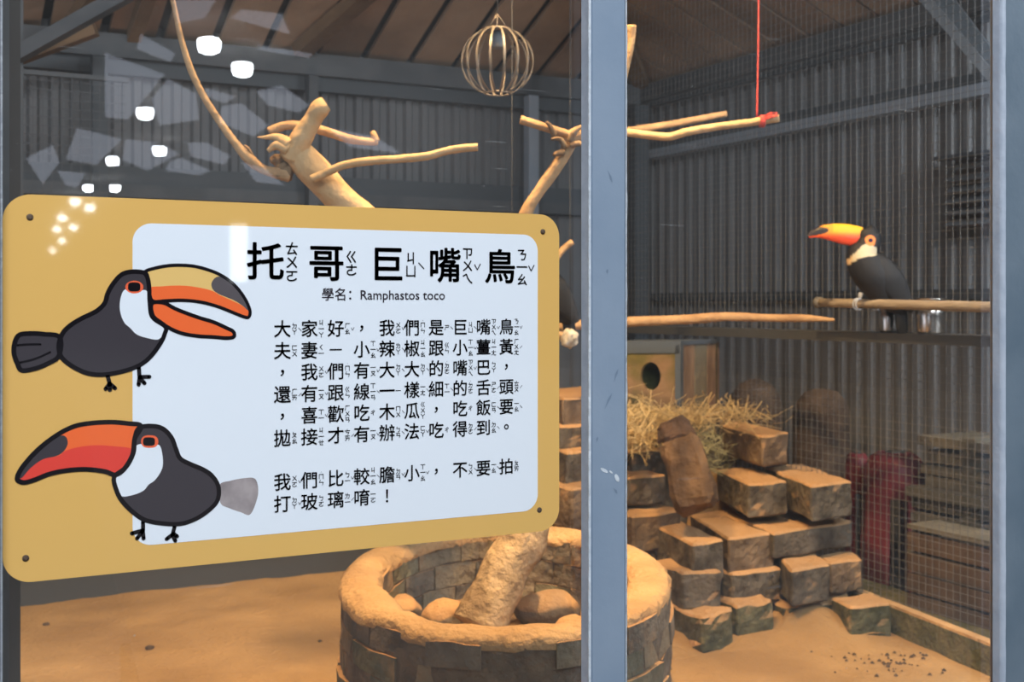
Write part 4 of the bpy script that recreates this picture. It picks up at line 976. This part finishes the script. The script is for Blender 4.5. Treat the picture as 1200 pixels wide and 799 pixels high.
# ================================================================== VENT, AISLE STORAGE
ve = empty('wall_vent', PX(1140, 225, XW), 'louvred wall vent high on the corrugated wall behind the mesh', 'vent')
y1_ = PX(1114, 225, XW-.04).y; y0_ = y1_-.55; zt_ = PX(1140, 185, XW-.04).z; zb2 = PX(1140, 264, XW-.04).z
MB().box(XW-.10, XW-.010, y0_, y1_+.03, zt_, zt_+.012).build('hood', M['girt_dark'], ve)
MB().box(XW-.05, XW-.010, y1_-.012, y1_+.012, zb2, zt_).build('vent_frame', M['corr'], ve)
MB().box(XW-.030, XW-.010, y0_, y1_, zb2, zt_).build('shade_backing', M['brown'], ve)  # solid dark sheet drawn for the shade behind the louvres
for k_ in range(6):
    z = zb2+(zt_-zb2)*(k_+.3)/6; MB().bar(Vector((XW-.055, y0_, z)), Vector((XW-.055, y1_, z)), .045, .005, Vector((-.6, 0, 1)).normalized()).build('louvre', M['corr'], ve)

def bin_(px0, px1, pyt, X, label, m='red'):
    c_ = PX((px0+px1)/2, pyt, X); z = depth(c_); r_ = abs(PX(px1, pyt, X).y-PX(px0, pyt, X).y)/2; H = c_.z
    e = empty('plastic_stool', (X, c_.y, -.02), label, 'stool', 'red plastic stools beyond the mesh')
    V = []; Fc = []; prof = [(r_*1.25, -.02), (r_*1.15, H*.35), (r_*1.05, H*.7), (r_*.95, H*.9), (r_*.8, H*.97), (r_*.6, H)]; seg = 28
    for rr, zz in prof:
        for k_ in range(seg):
            a_ = 2*math.pi*k_/seg; q = .8
            V.append(Vector((X+rr*.8*math.copysign(abs(math.cos(a_))**q, math.cos(a_)), c_.y+rr*math.copysign(abs(math.sin(a_))**q, math.sin(a_)), zz)))
    for i in range(len(prof)-1):
        for k_ in range(seg):
            if i < 2 and k_ % 7 in (2, 3, 4): continue
            Fc.append((i*seg+k_, i*seg+(k_+1) % seg, (i+1)*seg+(k_+1) % seg, (i+1)*seg+k_))
    Fc.append(tuple((len(prof)-1)*seg+k_ for k_ in range(seg)))
    o = fromv('stool_shell', V, Fc, M[m], e, True); sm = o.modifiers.new('thick', 'SOLIDIFY'); sm.thickness = .004
    lathe('hole_shade_disc', [(0, .004), (r_*.32, .004), (r_*.32, -.02), (0, -.02)], (X-.0, c_.y, H+.001), M['darksteel'], e, 16)  # dark disc drawn for the shade inside the hand opening
    return e
bin_(1022, 1076, 530, 2.98, 'red plastic stool beyond the mesh, the one nearer the boards')
bin_(994, 1016, 531, 3.0, 'dark red plastic stool beyond the mesh, half behind the block pile')
# stacked weathered boards
stk = empty('board_stack', PX(1125, 640, 3.0), 'stack of weathered grey boards leaning by the corrugated wall beyond the mesh', 'boards')
yy1 = PX(1083, 560, 2.98).y; zz = -.02; rnd = random.Random(5)
while zz < PX(1100, 500, 2.98).z-.02:
    th = rnd.uniform(.022, .042); j_ = rnd.uniform(-.05, .02)
    MB().box(2.90+rnd.uniform(0, .05), 3.17, yy1-1.4, yy1+j_, zz, zz+th).build('board', M[rnd.choice(('crate', 'crate', 'board_b'))], stk); zz += th+rnd.uniform(.004, .016)
    MB().box(2.93, 3.14, yy1-.25, yy1-.2, zz-.016, zz+.001).build('spacer', M['crate'], stk)
cr_ = empty('wooden_crate', PX(1090, 680, 2.9), 'low brown wooden crate on the ground in front of the board stack', 'crate')
ya = PX(1080, 620, 2.80).y
for k_ in range(5):
    MB().box(2.74, 2.755, ya-.75, ya, -.02+k_*.062, .032+k_*.062).build('slat', M['board_b'], cr_)
    MB().box(2.755, 2.87, ya-.012, ya, -.02+k_*.062, .032+k_*.062).build('slat', M['board_b'], cr_)
for yy in (ya-.04, ya-.72): MB().box(2.755, 2.775, yy, yy+.02, -.02, .29).build('corner_batten', M['crate'], cr_)
MB().box(2.74, 2.87, ya-.75, ya, .292, .305).build('lid', M['crate'], cr_)
# round dark stumps
def stump(px0, px1, pyt, X, label, sd):
    c_ = PX((px0+px1)/2, pyt, X); z = depth(c_); r_ = (px1-px0)/2*z/F
    e = empty('tree_stump', (c_.x, c_.y, -.02), label, 'stump', 'dark stumps beyond the mesh')
    q = c_-UP*c_.z
    prof = [(r_*1.02, -.02), (r_, c_.z*.5), (r_*.97, c_.z-r_*.9), (r_*.88, c_.z-r_*.5), (r_*.6, c_.z-r_*.15), (r_*.25, c_.z), (0, c_.z+.003)]
    o = lathe('stump_body', prof, q, M['brown'], e, 28)
    for v_ in o.data.vertices: v_.co += noise.noise_vector(v_.co*9+Vector((sd, 0, 0)))*.008
stump(930, 996, 455, 2.95, 'rounded dark stump beyond the mesh, right of the topmost block', 1)
stump(852, 918, 445, 3.0, 'rounded dark stump beyond the mesh, behind the straw end', 2)

# ================================================================== CAGE SPOT LAMPS (out of frame)
for n_, (p, aim) in enumerate((((0.70, 0.95, 2.66), (1.25, 1.9, .1)), ((1.35, .55, 2.76), (1.7, 2.0, .2)))):
    e = empty('spot_lamp', p, ('warm spot lamp hung from the cage roof, the left one', 'warm spot lamp hung from the cage roof, the right one')[n_], 'lamp')
    p = Vector(p); lathe('lamp_shade', [(.03, .06), (.055, .045), (.085, -.01), (.083, -.01), (.052, .04), (.0, .05)], p+UP*.03, M['lamp_body'], e, 20)
    tube('cord', [(p+UP*.085, .004), (Vector((p.x, p.y, zr(p.x, p.y)-.002)), .004)], M['darksteel'], e, 6, 2)

# ================================================================== THE HALL BEHIND THE VISITOR (seen mirrored in the glass)
HZF = -.55; HR = 4.42
def mir(p): return Vector((p.x, -p.y, p.z))
hf = box('floor', -14, 16, -95, -.03, HZF-.1, HZF, M['hall_floor']); struct(hf)
o = box('wall_left', -14.1, -14, -95, 8, HZF, HR+.6, M['hall_wall']); struct(o)
o = box('wall_far_right', 16, 16.1, -95, 8, HZF, HR+.6, M['hall_wall']); struct(o)
o = box('wall_front', -14, 16, -95.1, -95, HZF, HR+.6, M['hall_wall']); struct(o)
# roof sheets with roof lights let in: bays of 6.2 m
roofs = empty('ceiling', (0, -40, HR)); struct(roofs)
def q4(name, x0, x1, y0, y1, z, m, par): return fromv(name, [(x0, y0, z), (x1, y0, z), (x1, y1, z), (x0, y1, z)], [(0, 1, 2, 3)], m, par)
quads = [[(123,62),(193,87),(150,140),(123,137)], [(90,150),(143,163),(113,193),(77,187)], [(165,40),(205,62),(200,73),(160,57)],
 [(197,92),(230,110),(233,140),(187,147),(177,117)], [(240,103),(277,113),(263,121),(243,113)], [(260,124),(283,121),(315,147),(297,160),(257,143)],
 [(147,163),(187,167),(210,180),(173,200),(143,187)], [(220,167),(243,167),(270,183),(263,193),(223,183)], [(300,107),(330,100),(363,123),(350,132),(313,123)],
 [(200,188),(213,185),(247,200),(233,205),(193,200)], [(283,190),(310,197),(333,217),(300,213)], [(67,200),(100,203),(90,220),(77,217)],
 [(203,0),(253,0),(240,21),(208,27)], [(270,21),(283,11),(330,16),(340,40)], [(300,52),(367,63),(360,68),(303,58)], [(30,185),(62,170),(70,190),(50,215)], [(385,150),(440,160),(470,180),(410,172)]]
loops = [[Vector((-14, -95, HR)), Vector((16, -95, HR)), Vector((16, -.2, HR)), Vector((-14, -.2, HR))]]
for q in quads: loops.append([mir(PZ(a_, b_, HR)) for a_, b_ in q])
tri = tessellate_polygon(loops); flat = [p for l_ in loops for p in l_]
fromv('roof_sheet', flat, [tuple(t) for t in tri], M['hall_roof'], roofs)
for l_ in loops[1:]: fromv('roof_light', [p+UP*.01 for p in l_], [tuple(range(len(l_)))], M['roof_light'], roofs)
q4('roof_sheet', -14, -4.5, -.2, 8, HR+.02, M['hall_roof'], roofs)
LZ = HC+3.2
lampsA = [(284, 80), (187, 176), (135, 220), (105, 243), (86, 266), (73, 282)]
lampsB = [(245, 52), (170, 132), (132, 188), (103, 220), (88, 236), (73, 255), (67, 268), (62, 293)]
def lamp(p, label):
    e = empty('hall_lamp', p, label, 'lamp', 'lamps of the hall mirrored in the glass')
    lathe('diffuser', [(0, -.12), (.07, -.115), (.12, -.09), (.145, -.03), (.145, .05), (.12, .07), (0, .075)], p, M['lamp_glow'], e, 16)
    lathe('housing', [(.12, .072), (.10, .12), (.04, .15), (0, .15)], p, M['lamp_body'], e, 16)
    tube('stem', [(p+UP*.14, .012), (Vector((p.x, p.y, HR)), .012)], M['lamp_body'], e, 6, 1)
ordw = ['first', 'second', 'third', 'fourth', 'fifth', 'sixth', 'seventh', 'eighth']
for i, (px, py) in enumerate(lampsA): lamp(mir(PZ(px, py, LZ)), 'white hall lamp mirrored in the glass, %s from the top in the right row' % ordw[i])
for i, (px, py) in enumerate(lampsB): lamp(mir(PZ(px, py, LZ)), 'white hall lamp mirrored in the glass, %s from the top in the left row' % ordw[i])
# glowing slit and pale board, both added to be mirrored on sign and glass
zd = 9.0; a_ = mir(P(270, 262, zd)); b_ = mir(P(292, 330, zd))
dr_ = empty('glow_slit_1', a_); struct(dr_)
MB().box(min(a_.x, b_.x), max(a_.x, b_.x), a_.y-.02, a_.y, b_.z, a_.z).build('glow_panel', M['slit_glow'], dr_)

bq = [mir(P(px, py, 3.0)) for px, py in ((165, 799), (121, 621), (97, 460), (700, 430), (700, 799))]
V = bq+[p+Vector((0, -.02, 0)) for p in bq]
o = fromv('haze_board', V, [(0, 1, 2, 3, 4), (9, 8, 7, 6, 5)]+[(k_, (k_+1) % 5, 5+(k_+1) % 5, 5+k_) for k_ in range(5)], M['haze_pale']); tag(o, 'pale board added in the hall to mirror a haze over the sand below the sign', 'board')
MB().box(bq[0].x, bq[0].x+.05, bq[0].y-.3, bq[0].y-.02, HZF, bq[0].z+.02).build('foot', M['darksteel'], o)
MB().box(bq[4].x-.05, bq[4].x, bq[4].y-.3, bq[4].y-.02, HZF, bq[4].z+.02).build('foot', M['darksteel'], o)
